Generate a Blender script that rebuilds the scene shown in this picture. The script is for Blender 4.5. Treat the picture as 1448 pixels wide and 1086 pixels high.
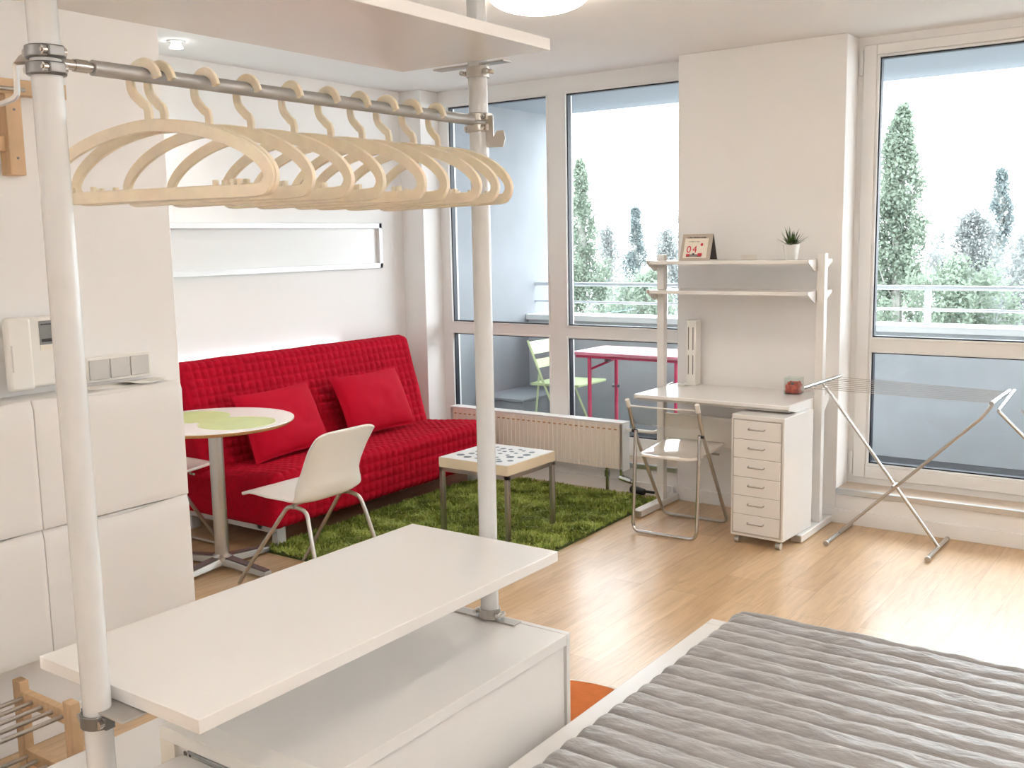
import bpy, bmesh, math, random
import numpy as np
from mathutils import Matrix, Vector, noise

random.seed(4)
D = bpy.data
for o in list(D.objects):
    D.objects.remove(o)
SC = bpy.context.scene
COL = SC.collection
PI = math.pi

# ------------------------------------------------------------------ camera
yaw, pitch, roll = 0.622026, 0.139256, -0.019029
cy_, sy_, cp_, sp_ = math.cos(yaw), math.sin(yaw), math.cos(pitch), math.sin(pitch)
fwd = Vector((-sy_ * cp_, cy_ * cp_, -sp_))
rgt = Vector((cy_, sy_, 0))
upv = rgt.cross(fwd)
r2 = rgt * math.cos(roll) + upv * math.sin(roll)
u2 = upv * math.cos(roll) - rgt * math.sin(roll)
cam_d = D.cameras.new('camera')
cam_d.sensor_width = 36
cam_d.lens = 1443.2 * 36 / 1448
cam_d.clip_start = 0.05
cam_d.clip_end = 400
cam = D.objects.new('camera', cam_d)
COL.objects.link(cam)
cam.matrix_world = Matrix(((r2.x, u2.x, -fwd.x, 0), (r2.y, u2.y, -fwd.y, 0), (r2.z, u2.z, -fwd.z, 1.55), (0, 0, 0, 1)))
SC.camera = cam

# ------------------------------------------------------------------ sky, exposure
w = D.worlds.new('overcast_sky')
SC.world = w
w.use_nodes = True
bg = w.node_tree.nodes['Background']
bg.inputs[0].default_value = (0.93, 0.97, 1.0, 1)
bg.inputs[1].default_value = 5.4
vs = SC.view_settings
vs.view_transform = 'Standard'
vs.look = 'None'
vs.exposure = 0.92
vs.gamma = 1.0
vs.use_curve_mapping = False
LAMP_K = 1.0          # common factor of the ceiling lamps and the added fill lamps

# ------------------------------------------------------------------ materials
def mat(name, col, rough=0.5, metal=0.0, bump=None, bscale=50, var=0.0, vscale=6, emit=None, estr=0, alpha=None, trans=0, spec=None, coat=0, sss=0, ior=None, stretch=None):
    m = D.materials.new(name)
    m.use_nodes = True
    nt = m.node_tree
    b = nt.nodes['Principled BSDF']
    b.inputs['Base Color'].default_value = (*col, 1)
    b.inputs['Roughness'].default_value = rough
    b.inputs['Metallic'].default_value = metal
    if spec is not None: b.inputs['Specular IOR Level'].default_value = spec
    if ior: b.inputs['IOR'].default_value = ior
    b.inputs['Coat Weight'].default_value = coat
    b.inputs['Coat Roughness'].default_value = 0.08
    b.inputs['Transmission Weight'].default_value = trans
    if sss:
        b.inputs['Subsurface Weight'].default_value = sss
        b.inputs['Subsurface Radius'].default_value = (0.02, 0.015, 0.01)
    if emit:
        b.inputs['Emission Color'].default_value = (*emit, 1)
        b.inputs['Emission Strength'].default_value = estr
    if alpha is not None: b.inputs['Alpha'].default_value = alpha
    if var or bump:
        tc = nt.nodes.new('ShaderNodeTexCoord')
        src = tc.outputs['Object']
        if stretch:
            mp = nt.nodes.new('ShaderNodeMapping')
            mp.inputs['Scale'].default_value = stretch
            nt.links.new(src, mp.inputs[0]); src = mp.outputs[0]
    if var:
        n = nt.nodes.new('ShaderNodeTexNoise')
        n.inputs['Scale'].default_value = vscale
        n.inputs['Detail'].default_value = 5
        nt.links.new(src, n.inputs['Vector'])
        r = nt.nodes.new('ShaderNodeValToRGB')
        r.color_ramp.elements[0].position = 0.3
        r.color_ramp.elements[1].position = 0.7
        r.color_ramp.elements[0].color = (*[max(0, c * (1 - var)) for c in col], 1)
        r.color_ramp.elements[1].color = (*[min(1, c * (1 + var)) for c in col], 1)
        nt.links.new(n.outputs['Fac'], r.inputs[0])
        nt.links.new(r.outputs[0], b.inputs['Base Color'])
    if bump:
        n = nt.nodes.new('ShaderNodeTexNoise')
        n.inputs['Scale'].default_value = bscale
        n.inputs['Detail'].default_value = 4
        nt.links.new(src, n.inputs['Vector'])
        bp = nt.nodes.new('ShaderNodeBump')
        bp.inputs['Strength'].default_value = bump
        bp.inputs['Distance'].default_value = 0.01
        nt.links.new(n.outputs['Fac'], bp.inputs['Height'])
        nt.links.new(bp.outputs[0], b.inputs['Normal'])
    return m

def glass_mat(name, tint=(0.96, 0.98, 0.98), ior=1.5):
    m = D.materials.new(name)
    m.use_nodes = True
    nt = m.node_tree
    nt.nodes.clear()
    o = nt.nodes.new('ShaderNodeOutputMaterial')
    t = nt.nodes.new('ShaderNodeBsdfTransparent'); t.inputs[0].default_value = (*tint, 1)
    g = nt.nodes.new('ShaderNodeBsdfGlossy'); g.inputs['Roughness'].default_value = 0.01
    f = nt.nodes.new('ShaderNodeFresnel'); f.inputs[0].default_value = ior
    x = nt.nodes.new('ShaderNodeMixShader')
    ge = nt.nodes.new('ShaderNodeNewGeometry')
    iv = nt.nodes.new('ShaderNodeMath'); iv.operation = 'SUBTRACT'; iv.inputs[0].default_value = 1.0
    mu = nt.nodes.new('ShaderNodeMath'); mu.operation = 'MULTIPLY'
    nt.links.new(ge.outputs['Backfacing'], iv.inputs[1]); nt.links.new(iv.outputs[0], mu.inputs[0]); nt.links.new(f.outputs[0], mu.inputs[1])
    nt.links.new(mu.outputs[0], x.inputs[0]); nt.links.new(t.outputs[0], x.inputs[1]); nt.links.new(g.outputs[0], x.inputs[2])
    nt.links.new(x.outputs[0], o.inputs[0])
    return m

def emit_mat(name, col, s):
    m = D.materials.new(name)
    m.use_nodes = True
    b = m.node_tree.nodes['Principled BSDF']
    b.inputs['Base Color'].default_value = (0.8, 0.8, 0.8, 1)
    b.inputs['Emission Color'].default_value = (*col, 1)
    b.inputs['Emission Strength'].default_value = s
    return m

def floor_mat():
    m = D.materials.new('maple_planks')
    m.use_nodes = True
    nt = m.node_tree; N = nt.nodes; L = nt.links
    b = N['Principled BSDF']
    tc = N.new('ShaderNodeTexCoord')
    mp = N.new('ShaderNodeMapping')
    mp.inputs['Rotation'].default_value = (0, 0, PI / 2)
    L.new(tc.outputs['Object'], mp.inputs[0])
    br = N.new('ShaderNodeTexBrick')
    br.offset = 0.37; br.offset_frequency = 2
    br.inputs['Scale'].default_value = 1.0
    br.inputs['Brick Width'].default_value = 0.85
    br.inputs['Row Height'].default_value = 0.14
    br.inputs['Mortar Size'].default_value = 0.0009
    br.inputs['Mortar Smooth'].default_value = 0.2
    br.inputs['Color1'].default_value = (0.58, 0.38, 0.205, 1)
    br.inputs['Color2'].default_value = (0.68, 0.475, 0.28, 1)
    br.inputs['Mortar'].default_value = (0.40, 0.26, 0.14, 1)
    L.new(mp.outputs[0], br.inputs['Vector'])
    m2 = N.new('ShaderNodeMapping')
    m2.inputs['Scale'].default_value = (14, 1.6, 1)
    L.new(tc.outputs['Object'], m2.inputs[0])
    n = N.new('ShaderNodeTexNoise'); n.inputs['Scale'].default_value = 2.2; n.inputs['Detail'].default_value = 7; n.inputs['Distortion'].default_value = 1.2
    L.new(m2.outputs[0], n.inputs['Vector'])
    r = N.new('ShaderNodeValToRGB')
    r.color_ramp.elements[0].position = 0.30; r.color_ramp.elements[0].color = (0.78, 0.74, 0.70, 1)
    r.color_ramp.elements[1].position = 0.62; r.color_ramp.elements[1].color = (1.04, 1.03, 1.02, 1)
    L.new(n.outputs['Fac'], r.inputs[0])
    mx = N.new('ShaderNodeMix'); mx.data_type = 'RGBA'; mx.blend_type = 'MULTIPLY'
    mx.inputs[0].default_value = 0.8
    L.new(br.outputs['Color'], mx.inputs[6]); L.new(r.outputs[0], mx.inputs[7])
    L.new(mx.outputs[2], b.inputs['Base Color'])
    b.inputs['Roughness'].default_value = 0.36
    b.inputs['Coat Weight'].default_value = 0.4
    b.inputs['Coat Roughness'].default_value = 0.22
    bp = N.new('ShaderNodeBump'); bp.inputs['Strength'].default_value = 0.12; bp.inputs['Distance'].default_value = 0.004
    L.new(n.outputs['Fac'], bp.inputs['Height']); L.new(bp.outputs[0], b.inputs['Normal'])
    return m

M = {}
M['wall'] = mat('white_wall_paint', (0.90, 0.885, 0.87), 0.75, bump=0.04, bscale=180)
M['ceil'] = mat('white_ceiling_paint', (0.91, 0.905, 0.90), 0.85, bump=0.03, bscale=120)
M['floor'] = floor_mat()
M['pvc'] = mat('white_pvc', (0.86, 0.85, 0.835), 0.32)
M['gasket'] = mat('black_gasket', (0.012, 0.014, 0.025), 0.5)
M['glass'] = glass_mat('window_glass', (0.93, 0.96, 0.97))
M['sill'] = mat('sand_sill_tile', (0.62, 0.50, 0.39), 0.35, var=0.08, vscale=18)
M['alu'] = mat('brushed_aluminium', (0.62, 0.63, 0.64), 0.32, 1.0)
M['chrome'] = mat('polished_steel', (0.56, 0.555, 0.54), 0.18, 1.0)
M['steel'] = mat('satin_steel', (0.50, 0.48, 0.45), 0.34, 1.0)
M['dsteel'] = mat('dark_zinc', (0.20, 0.20, 0.20), 0.36, 0.85)
M['rail'] = mat('grey_lacquered_tube', (0.40, 0.40, 0.395), 0.38, 0.5)
M['pole'] = mat('white_lacquered_pole', (0.66, 0.67, 0.67), 0.25, var=0.015, vscale=30)
M['lac'] = mat('white_lacquer', (0.82, 0.80, 0.775), 0.26, var=0.01, vscale=3)
M['lacedge'] = mat('cream_edge_band', (0.80, 0.75, 0.66), 0.35)
M['cab'] = mat('white_cabinet_plastic', (0.81, 0.785, 0.755), 0.38, bump=0.02, bscale=200)
M['plast'] = mat('cream_white_plastic', (0.86, 0.835, 0.785), 0.3)
M['hang'] = mat('ivory_hanger_plastic', (0.86, 0.77, 0.61), 0.35, sss=0.25, var=0.05, vscale=30)
M['red'] = mat('red_quilted_cover', (0.43, 0.002, 0.018), 0.85, spec=0.12, bump=0.25, bscale=260, var=0.12, vscale=40)
M['redp'] = mat('red_cushion_cotton', (0.47, 0.002, 0.02), 0.8, spec=0.12, bump=0.25, bscale=300)
M['sofaleg'] = mat('grey_frame_paint', (0.62, 0.61, 0.60), 0.4)
M['dark'] = mat('dark_recess', (0.02, 0.02, 0.02), 0.8)
M['ttop'] = mat('white_table_laminate', (0.93, 0.92, 0.88), 0.22)
M['tgreen'] = mat('lime_green_inlay', (0.60, 0.71, 0.30), 0.3, var=0.05, vscale=12)
M['edgewood'] = mat('beech_edge', (0.52, 0.27, 0.10), 0.5, var=0.15, vscale=60)
M['tbase'] = mat('brown_steel_base', (0.20, 0.15, 0.15), 0.4, 0.3)
M['wood'] = mat('oiled_beech', (0.62, 0.42, 0.245), 0.5, var=0.12, vscale=5, stretch=(12, 3, 2), bump=0.03)
M['coffee'] = mat('white_foil_top', (0.88, 0.88, 0.87), 0.25)
M['coffedge'] = mat('cream_table_edge', (0.82, 0.70, 0.52), 0.4)
M['dots'] = mat('slate_blue_dots', (0.10, 0.135, 0.165), 0.4)
M['rug'] = mat('rug_backing', (0.06, 0.085, 0.02), 0.9)
M['orange'] = mat('orange_felt', (0.62, 0.17, 0.035), 0.95, bump=0.4, bscale=300, var=0.07, vscale=20)
M['orangeedge'] = mat('pale_rug_binding', (0.80, 0.72, 0.62), 0.8)
M['quilt'] = mat('grey_quilt_satin', (0.29, 0.282, 0.278), 0.42, var=0.13, vscale=9, bump=0.8, bscale=20, stretch=(1, 2.2, 1))
M['quilt'].node_tree.nodes['Principled BSDF'].inputs['Sheen Weight'].default_value = 0.25
M['mattress'] = mat('mattress_cloth', (0.62, 0.62, 0.6), 0.9)
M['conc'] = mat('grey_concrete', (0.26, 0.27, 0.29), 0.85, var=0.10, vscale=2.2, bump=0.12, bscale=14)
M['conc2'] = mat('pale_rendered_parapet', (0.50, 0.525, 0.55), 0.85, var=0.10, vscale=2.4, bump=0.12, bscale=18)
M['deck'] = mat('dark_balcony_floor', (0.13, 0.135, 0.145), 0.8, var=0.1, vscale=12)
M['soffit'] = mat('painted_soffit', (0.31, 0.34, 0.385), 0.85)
M['cap'] = mat('white_parapet_cap', (0.82, 0.83, 0.83), 0.5)
M['railing'] = mat('galvanised_railing', (0.62, 0.64, 0.67), 0.45, 0.5)
M['pinkmetal'] = mat('raspberry_painted_metal', (0.58, 0.05, 0.12), 0.4)
M['pinktop'] = mat('raspberry_table_top', (0.68, 0.24, 0.30), 0.3)
M['lime'] = mat('lime_painted_metal', (0.62, 0.72, 0.40), 0.45)
M['radi'] = mat('cream_radiator_enamel', (0.88, 0.79, 0.70), 0.35)
M['black'] = mat('black_plastic', (0.015, 0.015, 0.017), 0.4)
M['deskw'] = mat('white_desk_lacquer', (0.84, 0.82, 0.795), 0.22)
M['frost'] = mat('pale_art_panel', (0.78, 0.78, 0.77), 0.35)
M['silver'] = mat('white_silver_frame', (0.80, 0.81, 0.82), 0.35, 0.15)
M['calframe'] = mat('taupe_card', (0.50, 0.43, 0.36), 0.7)
M['calpage'] = mat('cream_calendar_page', (0.86, 0.80, 0.70), 0.6)
M['calred'] = mat('red_print', (0.62, 0.03, 0.05), 0.6)
M['calink'] = mat('dark_print', (0.09, 0.08, 0.075), 0.6)
M['leaf'] = mat('dark_green_leaf', (0.035, 0.075, 0.012), 0.45, var=0.5, vscale=40)
M['potw'] = mat('white_glazed_pot', (0.86, 0.85, 0.82), 0.2)
M['candleglass'] = glass_mat('clear_box_glass', (0.95, 0.97, 0.96), 1.45)
M['candlered'] = mat('red_wax', (0.55, 0.10, 0.07), 0.5, var=0.4, vscale=60)
M['clear'] = glass_mat('clear_plastic', (0.97, 0.95, 0.92), 1.35)
M['seatw'] = mat('glossy_white_seat', (0.86, 0.80, 0.73), 0.08, coat=0.6)
M['lcd'] = mat('grey_display', (0.24, 0.25, 0.25), 0.2)
M['switch'] = mat('warm_grey_switch', (0.62, 0.60, 0.57), 0.35)
M['paper'] = mat('white_paper', (0.86, 0.84, 0.80), 0.8)

# ------------------------------------------------------------------ mesh builder
WM = {}
class MB:
    def __init__(s): s.v = []; s.f = []; s.m = []
    def add(s, vs, fs, mi=0):
        b = len(s.v); s.v += [tuple(v) for v in vs]
        for f in fs: s.f.append(tuple(i + b for i in f)); s.m.append(mi)
        return s
    def box(s, x0, x1, y0, y1, z0, z1, mi=0, rz=0, piv=None):
        vs = [(x, y, z) for z in (z0, z1) for y in (y0, y1) for x in (x0, x1)]
        if rz:
            px, py = piv or ((x0 + x1) / 2, (y0 + y1) / 2); c, q = math.cos(rz), math.sin(rz)
            vs = [(px + (x - px) * c - (y - py) * q, py + (x - px) * q + (y - py) * c, z) for x, y, z in vs]
        return s.add(vs, [(0, 2, 3, 1), (4, 5, 7, 6), (0, 1, 5, 4), (2, 6, 7, 3), (0, 4, 6, 2), (1, 3, 7, 5)], mi)
    def cyl(s, a, b, r0, r1=None, n=16, mi=0, caps=True):
        a = Vector(a); b = Vector(b); r1 = r0 if r1 is None else r1
        d = (b - a).normalized(); e = d.orthogonal().normalized(); g = d.cross(e)
        vs = []
        for c, r in ((a, r0), (b, r1)):
            for i in range(n):
                t = 2 * PI * i / n; vs.append(c + e * (r * math.cos(t)) + g * (r * math.sin(t)))
        fs = [(i, (i + 1) % n, n + (i + 1) % n, n + i) for i in range(n)]
        if caps: fs += [tuple(range(n - 1, -1, -1)), tuple(range(n, 2 * n))]
        return s.add(vs, fs, mi)
    def tube(s, pts, r, n=10, closed=False, fil=0, mi=0, sec=None, nrm=None):
        P = [Vector(p) for p in pts]
        if fil: P = fillet(P, fil, closed)
        k = len(P); T = []
        for i in range(k):
            if closed: t = P[(i + 1) % k] - P[i - 1]
            else: t = P[min(i + 1, k - 1)] - P[max(i - 1, 0)]
            T.append(t.normalized())
        if sec is None: sec = [(r * math.cos(2 * PI * j / n), r * math.sin(2 * PI * j / n)) for j in range(n)]
        n = len(sec); vs = []
        e = Vector(nrm) if nrm else T[0].orthogonal().normalized()
        for i in range(k):
            if nrm: e = Vector(nrm)
            e = (e - T[i] * e.dot(T[i])).normalized(); g = T[i].cross(e)
            vs += [P[i] + g * a + e * b for a, b in sec]
        fs = []
        for i in range(k if closed else k - 1):
            q = (i + 1) % k
            for j in range(n): fs.append((i * n + j, i * n + (j + 1) % n, q * n + (j + 1) % n, q * n + j))
        if not closed: fs += [tuple(range(n - 1, -1, -1)), tuple(range((k - 1) * n, k * n))]
        return s.add(vs, fs, mi)
    def lathe(s, prof, c=(0, 0, 0), n=32, mi=0):
        vs = []; k = len(prof)
        for r, z in prof:
            for i in range(n):
                t = 2 * PI * i / n; vs.append((c[0] + r * math.cos(t), c[1] + r * math.sin(t), c[2] + z))
        fs = [(a * n + i, a * n + (i + 1) % n, (a + 1) * n + (i + 1) % n, (a + 1) * n + i) for a in range(k - 1) for i in range(n)]
        if prof[0][0] > 1e-5: fs.append(tuple(range(n - 1, -1, -1)))
        if prof[-1][0] > 1e-5: fs.append(tuple(range((k - 1) * n, k * n)))
        return s.add(vs, fs, mi)
    def prism(s, poly, ax, d0, d1, mi=0):
        f = {'x': lambda a, b, d: (d, a, b), 'y': lambda a, b, d: (a, d, b), 'z': lambda a, b, d: (a, b, d)}[ax]
        n = len(poly)
        vs = [f(a, b, d0) for a, b in poly] + [f(a, b, d1) for a, b in poly]
        return s.add(vs, [tuple(range(n - 1, -1, -1)), tuple(range(n, 2 * n))] + [(i, (i + 1) % n, n + (i + 1) % n, n + i) for i in range(n)], mi)
    def grid(s, fn, nu, nv, cu=False, mi=0, capu=False):
        vs = [fn(i / (nu if cu else nu - 1), j / (nv - 1)) for j in range(nv) for i in range(nu)]
        fs = []
        for j in range(nv - 1):
            for i in range(nu if cu else nu - 1):
                fs.append((j * nu + i, j * nu + (i + 1) % nu, (j + 1) * nu + (i + 1) % nu, (j + 1) * nu + i))
        if capu: fs += [tuple(range(nu - 1, -1, -1)), tuple(range((nv - 1) * nu, nv * nu))]
        return s.add(vs, fs, mi)
    def build(s, name, mats, parent=None, bevel=0, seg=2, ang=40, world=True, fix=True, solid=0):
        if not isinstance(mats, (list, tuple)): mats = [mats]
        me = D.meshes.new(name)
        vs = s.v
        o = D.objects.new(name, me)
        if parent is not None:
            W = WM[parent.name]; WM[o.name] = W
            o.parent = parent
            if world:
                I = W.inverted(); vs = [I @ Vector(v) for v in vs]
        elif world:
            a = np.array(vs); lo = a.min(0); hi = a.max(0)
            c = Vector(((lo[0] + hi[0]) / 2, (lo[1] + hi[1]) / 2, lo[2]))
            vs = [Vector(v) - c for v in vs]; o.location = c; WM[o.name] = Matrix.Translation(c)
        else: WM[o.name] = Matrix.Identity(4)
        me.from_pydata([tuple(v) for v in vs], [], s.f)
        for m in mats: me.materials.append(m)
        me.polygons.foreach_set('material_index', s.m)
        if fix and len(s.f) < 60000:
            bm = bmesh.new(); bm.from_mesh(me); bmesh.ops.recalc_face_normals(bm, faces=bm.faces); bm.to_mesh(me); bm.free()
        me.polygons.foreach_set('use_smooth', [True] * len(me.polygons))
        if ang < 180: me.set_sharp_from_angle(angle=math.radians(ang))
        me.update()
        COL.objects.link(o)
        if solid:
            q = o.modifiers.new('thickness', 'SOLIDIFY'); q.thickness = solid; q.offset = 0
        if bevel:
            q = o.modifiers.new('edge', 'BEVEL'); q.width = bevel; q.segments = seg; q.limit_method = 'ANGLE'; q.angle_limit = math.radians(40)
            q.harden_normals = False
        return o

def fillet(P, r, closed=False, seg=6):
    out = []; k = len(P)
    for i in range(k):
        if not closed and i in (0, k - 1): out.append(P[i]); continue
        a, b, c = P[i - 1], P[i], P[(i + 1) % k]
        u = (a - b); v = (c - b); lu, lv = u.length, v.length
        u.normalize(); v.normalize()
        t = min(r, lu * 0.49, lv * 0.49)
        p0 = b + u * t; p1 = b + v * t
        for j in range(seg + 1):
            q = j / seg; out.append(p0 * (1 - q) ** 2 + b * 2 * q * (1 - q) + p1 * q * q)
    return out

def spline(P, n=8, closed=False):
    P = [Vector(p) for p in P]; k = len(P); out = []
    for i in range(k if closed else k - 1):
        if closed: a, b, c, d = P[i - 1], P[i], P[(i + 1) % k], P[(i + 2) % k]
        else: a, b, c, d = P[max(i - 1, 0)], P[i], P[i + 1], P[min(i + 2, k - 1)]
        for j in range(n):
            t = j / n
            out.append(0.5 * ((2 * b) + (c - a) * t + (2 * a - 5 * b + 4 * c - d) * t * t + (3 * b - a - 3 * c + d) * t ** 3))
    if not closed: out.append(P[-1])
    return out

def rrect(x0, x1, y0, y1, r, n=5):
    o = []
    for cx, cy, a in ((x1 - r, y1 - r, 0), (x0 + r, y1 - r, 90), (x0 + r, y0 + r, 180), (x1 - r, y0 + r, 270)):
        for j in range(n + 1):
            t = math.radians(a + 90 * j / n); o.append((cx + r * math.cos(t), cy + r * math.sin(t)))
    return o

def tag(o, label=None, cat=None, group=None, kind=None):
    if label: o['label'] = label
    if cat: o['category'] = cat
    if group: o['group'] = group
    if kind: o['kind'] = kind
    return o

def thing(name, label, cat, loc=(0, 0, 0), rz=0, group=None):
    o = D.objects.new(name, None); COL.objects.link(o)
    o.empty_display_size = 0.05
    o.location = loc; o.rotation_euler = (0, 0, rz)
    WM[o.name] = Matrix.Translation(loc) @ Matrix.Rotation(rz, 4, 'Z')
    return tag(o, label, cat, group)

def struct(name, mb, m, parent=None, **k):
    o = mb.build(name, m, parent, **k)
    if parent is None: o['kind'] = 'structure'
    return o

def bx(*a): return MB().box(*a)

def copy_tree(o, parent=None):
    c = o.copy(); COL.objects.link(c)
    if parent is not None: c.parent = parent
    for ch in [q for q in D.objects if q.parent == o]: copy_tree(ch, c)
    return c

# ------------------------------------------------------------------ room shell
CZ = 2.57
struct('floor', bx(-4.79, 2.2, -2.6, 5.41, -0.12, 0.0), M['floor'])
struct('ceiling', bx(-4.95, 2.35, -2.75, 5.66, CZ, CZ + 0.16), M['ceil'])
struct('wall_left', bx(-4.79, -3.03, -2.6, 2.22, 0.0, CZ), M['wall'], bevel=0.004)
struct('wall_alcove', bx(-4.95, -4.79, 2.22, 5.75, -0.12, CZ), M['wall'])
struct('wall_back', bx(-4.95, 2.35, -2.75, -2.6, -0.12, CZ), M['wall'])
struct('wall_right', bx(2.2, 2.35, -2.6, 5.75, -0.12, CZ), M['wall'])
struct('wall_corner', bx(-4.79, -4.60, 5.41, 5.75, -0.12, CZ), M['wall'], bevel=0.004)
struct('wall_pillar', bx(-2.68, -1.728, 5.41, 5.75, -0.12, CZ), M['wall'], bevel=0.004)
struct('wall_end', bx(0.95, 2.2, 5.41, 5.75, -0.12, CZ), M['wall'], bevel=0.004)
struct('wall_under_window', bx(-4.60, -2.68, 5.41, 5.60, -0.12, 0.165), M['wall'])
struct('wall_under_door', bx(-1.728, 0.95, 5.41, 5.60, -0.12, 0.165), M['wall'])
for i, (a, b) in enumerate(((-4.60, -2.68), (-1.728, 0.95))):
    t = struct('trim_%d' % (i + 1), bx(a, b, 5.425, 5.605, 0.165, 0.187), M['sill'])
    struct('edge_strip', MB().box(a, b, 5.398, 5.428, 0.158, 0.190), M['alu'], t, bevel=0.003)
struct('baseboard_window', MB().box(-2.66, 2.2, 5.394, 5.41, 0.0, 0.078), M['wall'], bevel=0.003)
struct('baseboard_corner', MB().box(-4.79, -2.70, 5.394, 5.41, 0.0, 0.078), M['wall'], bevel=0.003)
struct('baseboard_alcove', MB().box(-4.79, -4.776, 2.22, 5.39, 0.0, 0.078), M['wall'], bevel=0.003)
struct('baseboard_left', MB().box(-3.03, -3.016, -2.6, 2.22, 0.0, 0.078), M['wall'], bevel=0.003)

def window(n, x0, x1, z0, z1, opens, fy0=5.60, fy1=5.675):
    """white frame around rectangular openings (xa, xb, za, zb)"""
    root = MB()
    xs = sorted({x0, x1, *[v for o in opens for v in o[:2]]}); zs = sorted({z0, z1, *[v for o in opens for v in o[2:]]})
    for i in range(len(xs) - 1):
        for j in range(len(zs) - 1):
            cx, cz = (xs[i] + xs[i + 1]) / 2, (zs[j] + zs[j + 1]) / 2
            if not any(a < cx < b and c < cz < d for a, b, c, d in opens):
                root.box(xs[i], xs[i + 1], fy0, fy1, zs[j], zs[j + 1])
    fr = struct('window_%d' % n, root, M['pvc'])
    for a, b, c, d in opens:
        g = MB(); t = 0.007
        for q in ((a, a + t, c, d), (b - t, b, c, d), (a, b, c, c + t), (a, b, d - t, d)):
            g.box(q[0], q[1], fy0 + 0.012, fy0 + 0.05, q[2], q[3])
        struct('gasket', g, M['gasket'], fr)
        bead = MB(); e = 0.012
        for q in ((a - e, a, c - e, d + e), (b, b + e, c - e, d + e), (a, b, c - e, c), (a, b, d, d + e)):
            bead.box(q[0], q[1], fy0 - 0.006, fy0 + 0.004, q[2], q[3])
        struct('glazing_bead', bead, M['pvc'], fr, bevel=0.002)
        struct('pane', bx(a, b, fy0 + 0.038, fy0 + 0.046, c, d), M['glass'], fr)
    return fr
ZU, ZD = (0.998, 2.462), (0.302, 0.916)
w1 = window(1, -4.60, -2.68, 0.187, CZ, [(-4.516, -3.705, *ZU), (-4.516, -3.705, *ZD), (-3.558, -2.765, *ZU), (-3.558, -2.765, *ZD)])
w2 = window(2, -1.728, 0.95, 0.187, CZ, [(-1.617, -0.22, *ZU), (-1.617, -0.22, *ZD), (-0.02, 0.865, *ZU), (-0.02, 0.865, *ZD)])
# raised sash edge of the opening leaf and its two hinges
sx = MB()
for a, b, c, d in ((-1.697, -1.63, 0.222, 2.527), (-0.2, -0.13, 0.222, 2.527), (-1.63, -0.2, 0.222, 0.29), (-1.63, -0.2, 2.475, 2.527)):
    sx.box(a, b, 5.588, 5.602, c, d)
struct('sash', sx, M['pvc'], w2, bevel=0.004)
for z in (2.375, 0.235):
    struct('hinge', MB().box(-1.716, -1.699, 5.585, 5.602, z, z + 0.13), M['pvc'], w2, bevel=0.004)

# ------------------------------------------------------------------ balcony
BF = 0.05
struct('balcony_floor', bx(-5.1, 3.2, 5.66, 7.25, BF - 0.2, BF), M['deck'])
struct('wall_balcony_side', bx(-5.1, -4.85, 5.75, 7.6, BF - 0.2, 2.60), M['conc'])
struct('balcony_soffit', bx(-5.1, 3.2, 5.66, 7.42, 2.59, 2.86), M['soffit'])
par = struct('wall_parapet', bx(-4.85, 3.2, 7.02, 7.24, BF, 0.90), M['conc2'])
struct('parapet_cap', MB().box(-4.85, 3.2, 6.98, 7.28, 0.90, 0.945), M['cap'], par, bevel=0.004)
# board marks cast in the parapet
bm_ = MB()
for z in (0.48, 0.66, 0.76):
    bm_.box(-0.94, 0.6, 7.012, 7.022, z, z + 0.016)
bm_.box(-0.99, -0.955, 7.006, 7.022, 0.42, 0.86)
struct('board_ribs', bm_, M['conc2'], par)
rl = thing('balcony_railing', 'galvanised two-bar railing on top of the white balcony parapet', 'railing', (-1.0, 7.13, 0.945))
MB().tube([(-4.85, 7.13, 1.19), (3.2, 7.13, 1.19)], 0.016, 12).build('top_rail', M['railing'], rl)
MB().tube([(-4.85, 7.13, 1.045), (3.2, 7.13, 1.045)], 0.010, 10).build('middle_rail', M['railing'], rl)
for x in (-3.64, -1.70, 0.25, 2.2):
    MB().box(x - 0.02, x + 0.02, 7.115, 7.145, 0.945, 1.19).cyl((x - .03, 7.13, 1.04), (x + .03, 7.13, 1.04), 0.016, n=10).build('post', M['railing'], rl, bevel=0.003)

t = thing('balcony_table', 'raspberry red metal table standing on the balcony', 'table', (-3.3, 6.18, BF))
MB().prism(rrect(-3.76, -2.86, 5.95, 6.41, 0.03), 'z', 0.762, 0.785).build('tabletop', M['pinktop'], t, bevel=0.006)
MB().tube([(-3.73, 5.98, 0.752), (-2.89, 5.98, 0.752), (-2.89, 6.38, 0.752), (-3.73, 6.38, 0.752)], 0.010, 8, closed=True).build('rim', M['pinkmetal'], t)
for x in (-3.64, -2.98):
    for y in (6.0, 6.37):
        MB().cyl((x, y, BF), (x, y, 0.76), 0.014, n=10).build('leg', M['pinkmetal'], t)
    MB().cyl((x, 6.0, 0.66), (x, 6.37, 0.70), 0.009, n=8).build('crossbar', M['pinkmetal'], t)
    MB().cyl((x, 6.0, 0.12), (x, 6.37, 0.12), 0.009, n=8).build('crossbar', M['pinkmetal'], t)
MB().cyl((-3.6, 6.16, 0.71), (-3.6, 6.2, 0.71), 0.016, n=10).build('knob', M['dsteel'], t)
MB().cyl((-3.62, 6.37, 0.5), (-3.67, 6.37, 0.5), 0.012, n=8).build('knob', M['dsteel'], t)

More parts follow.
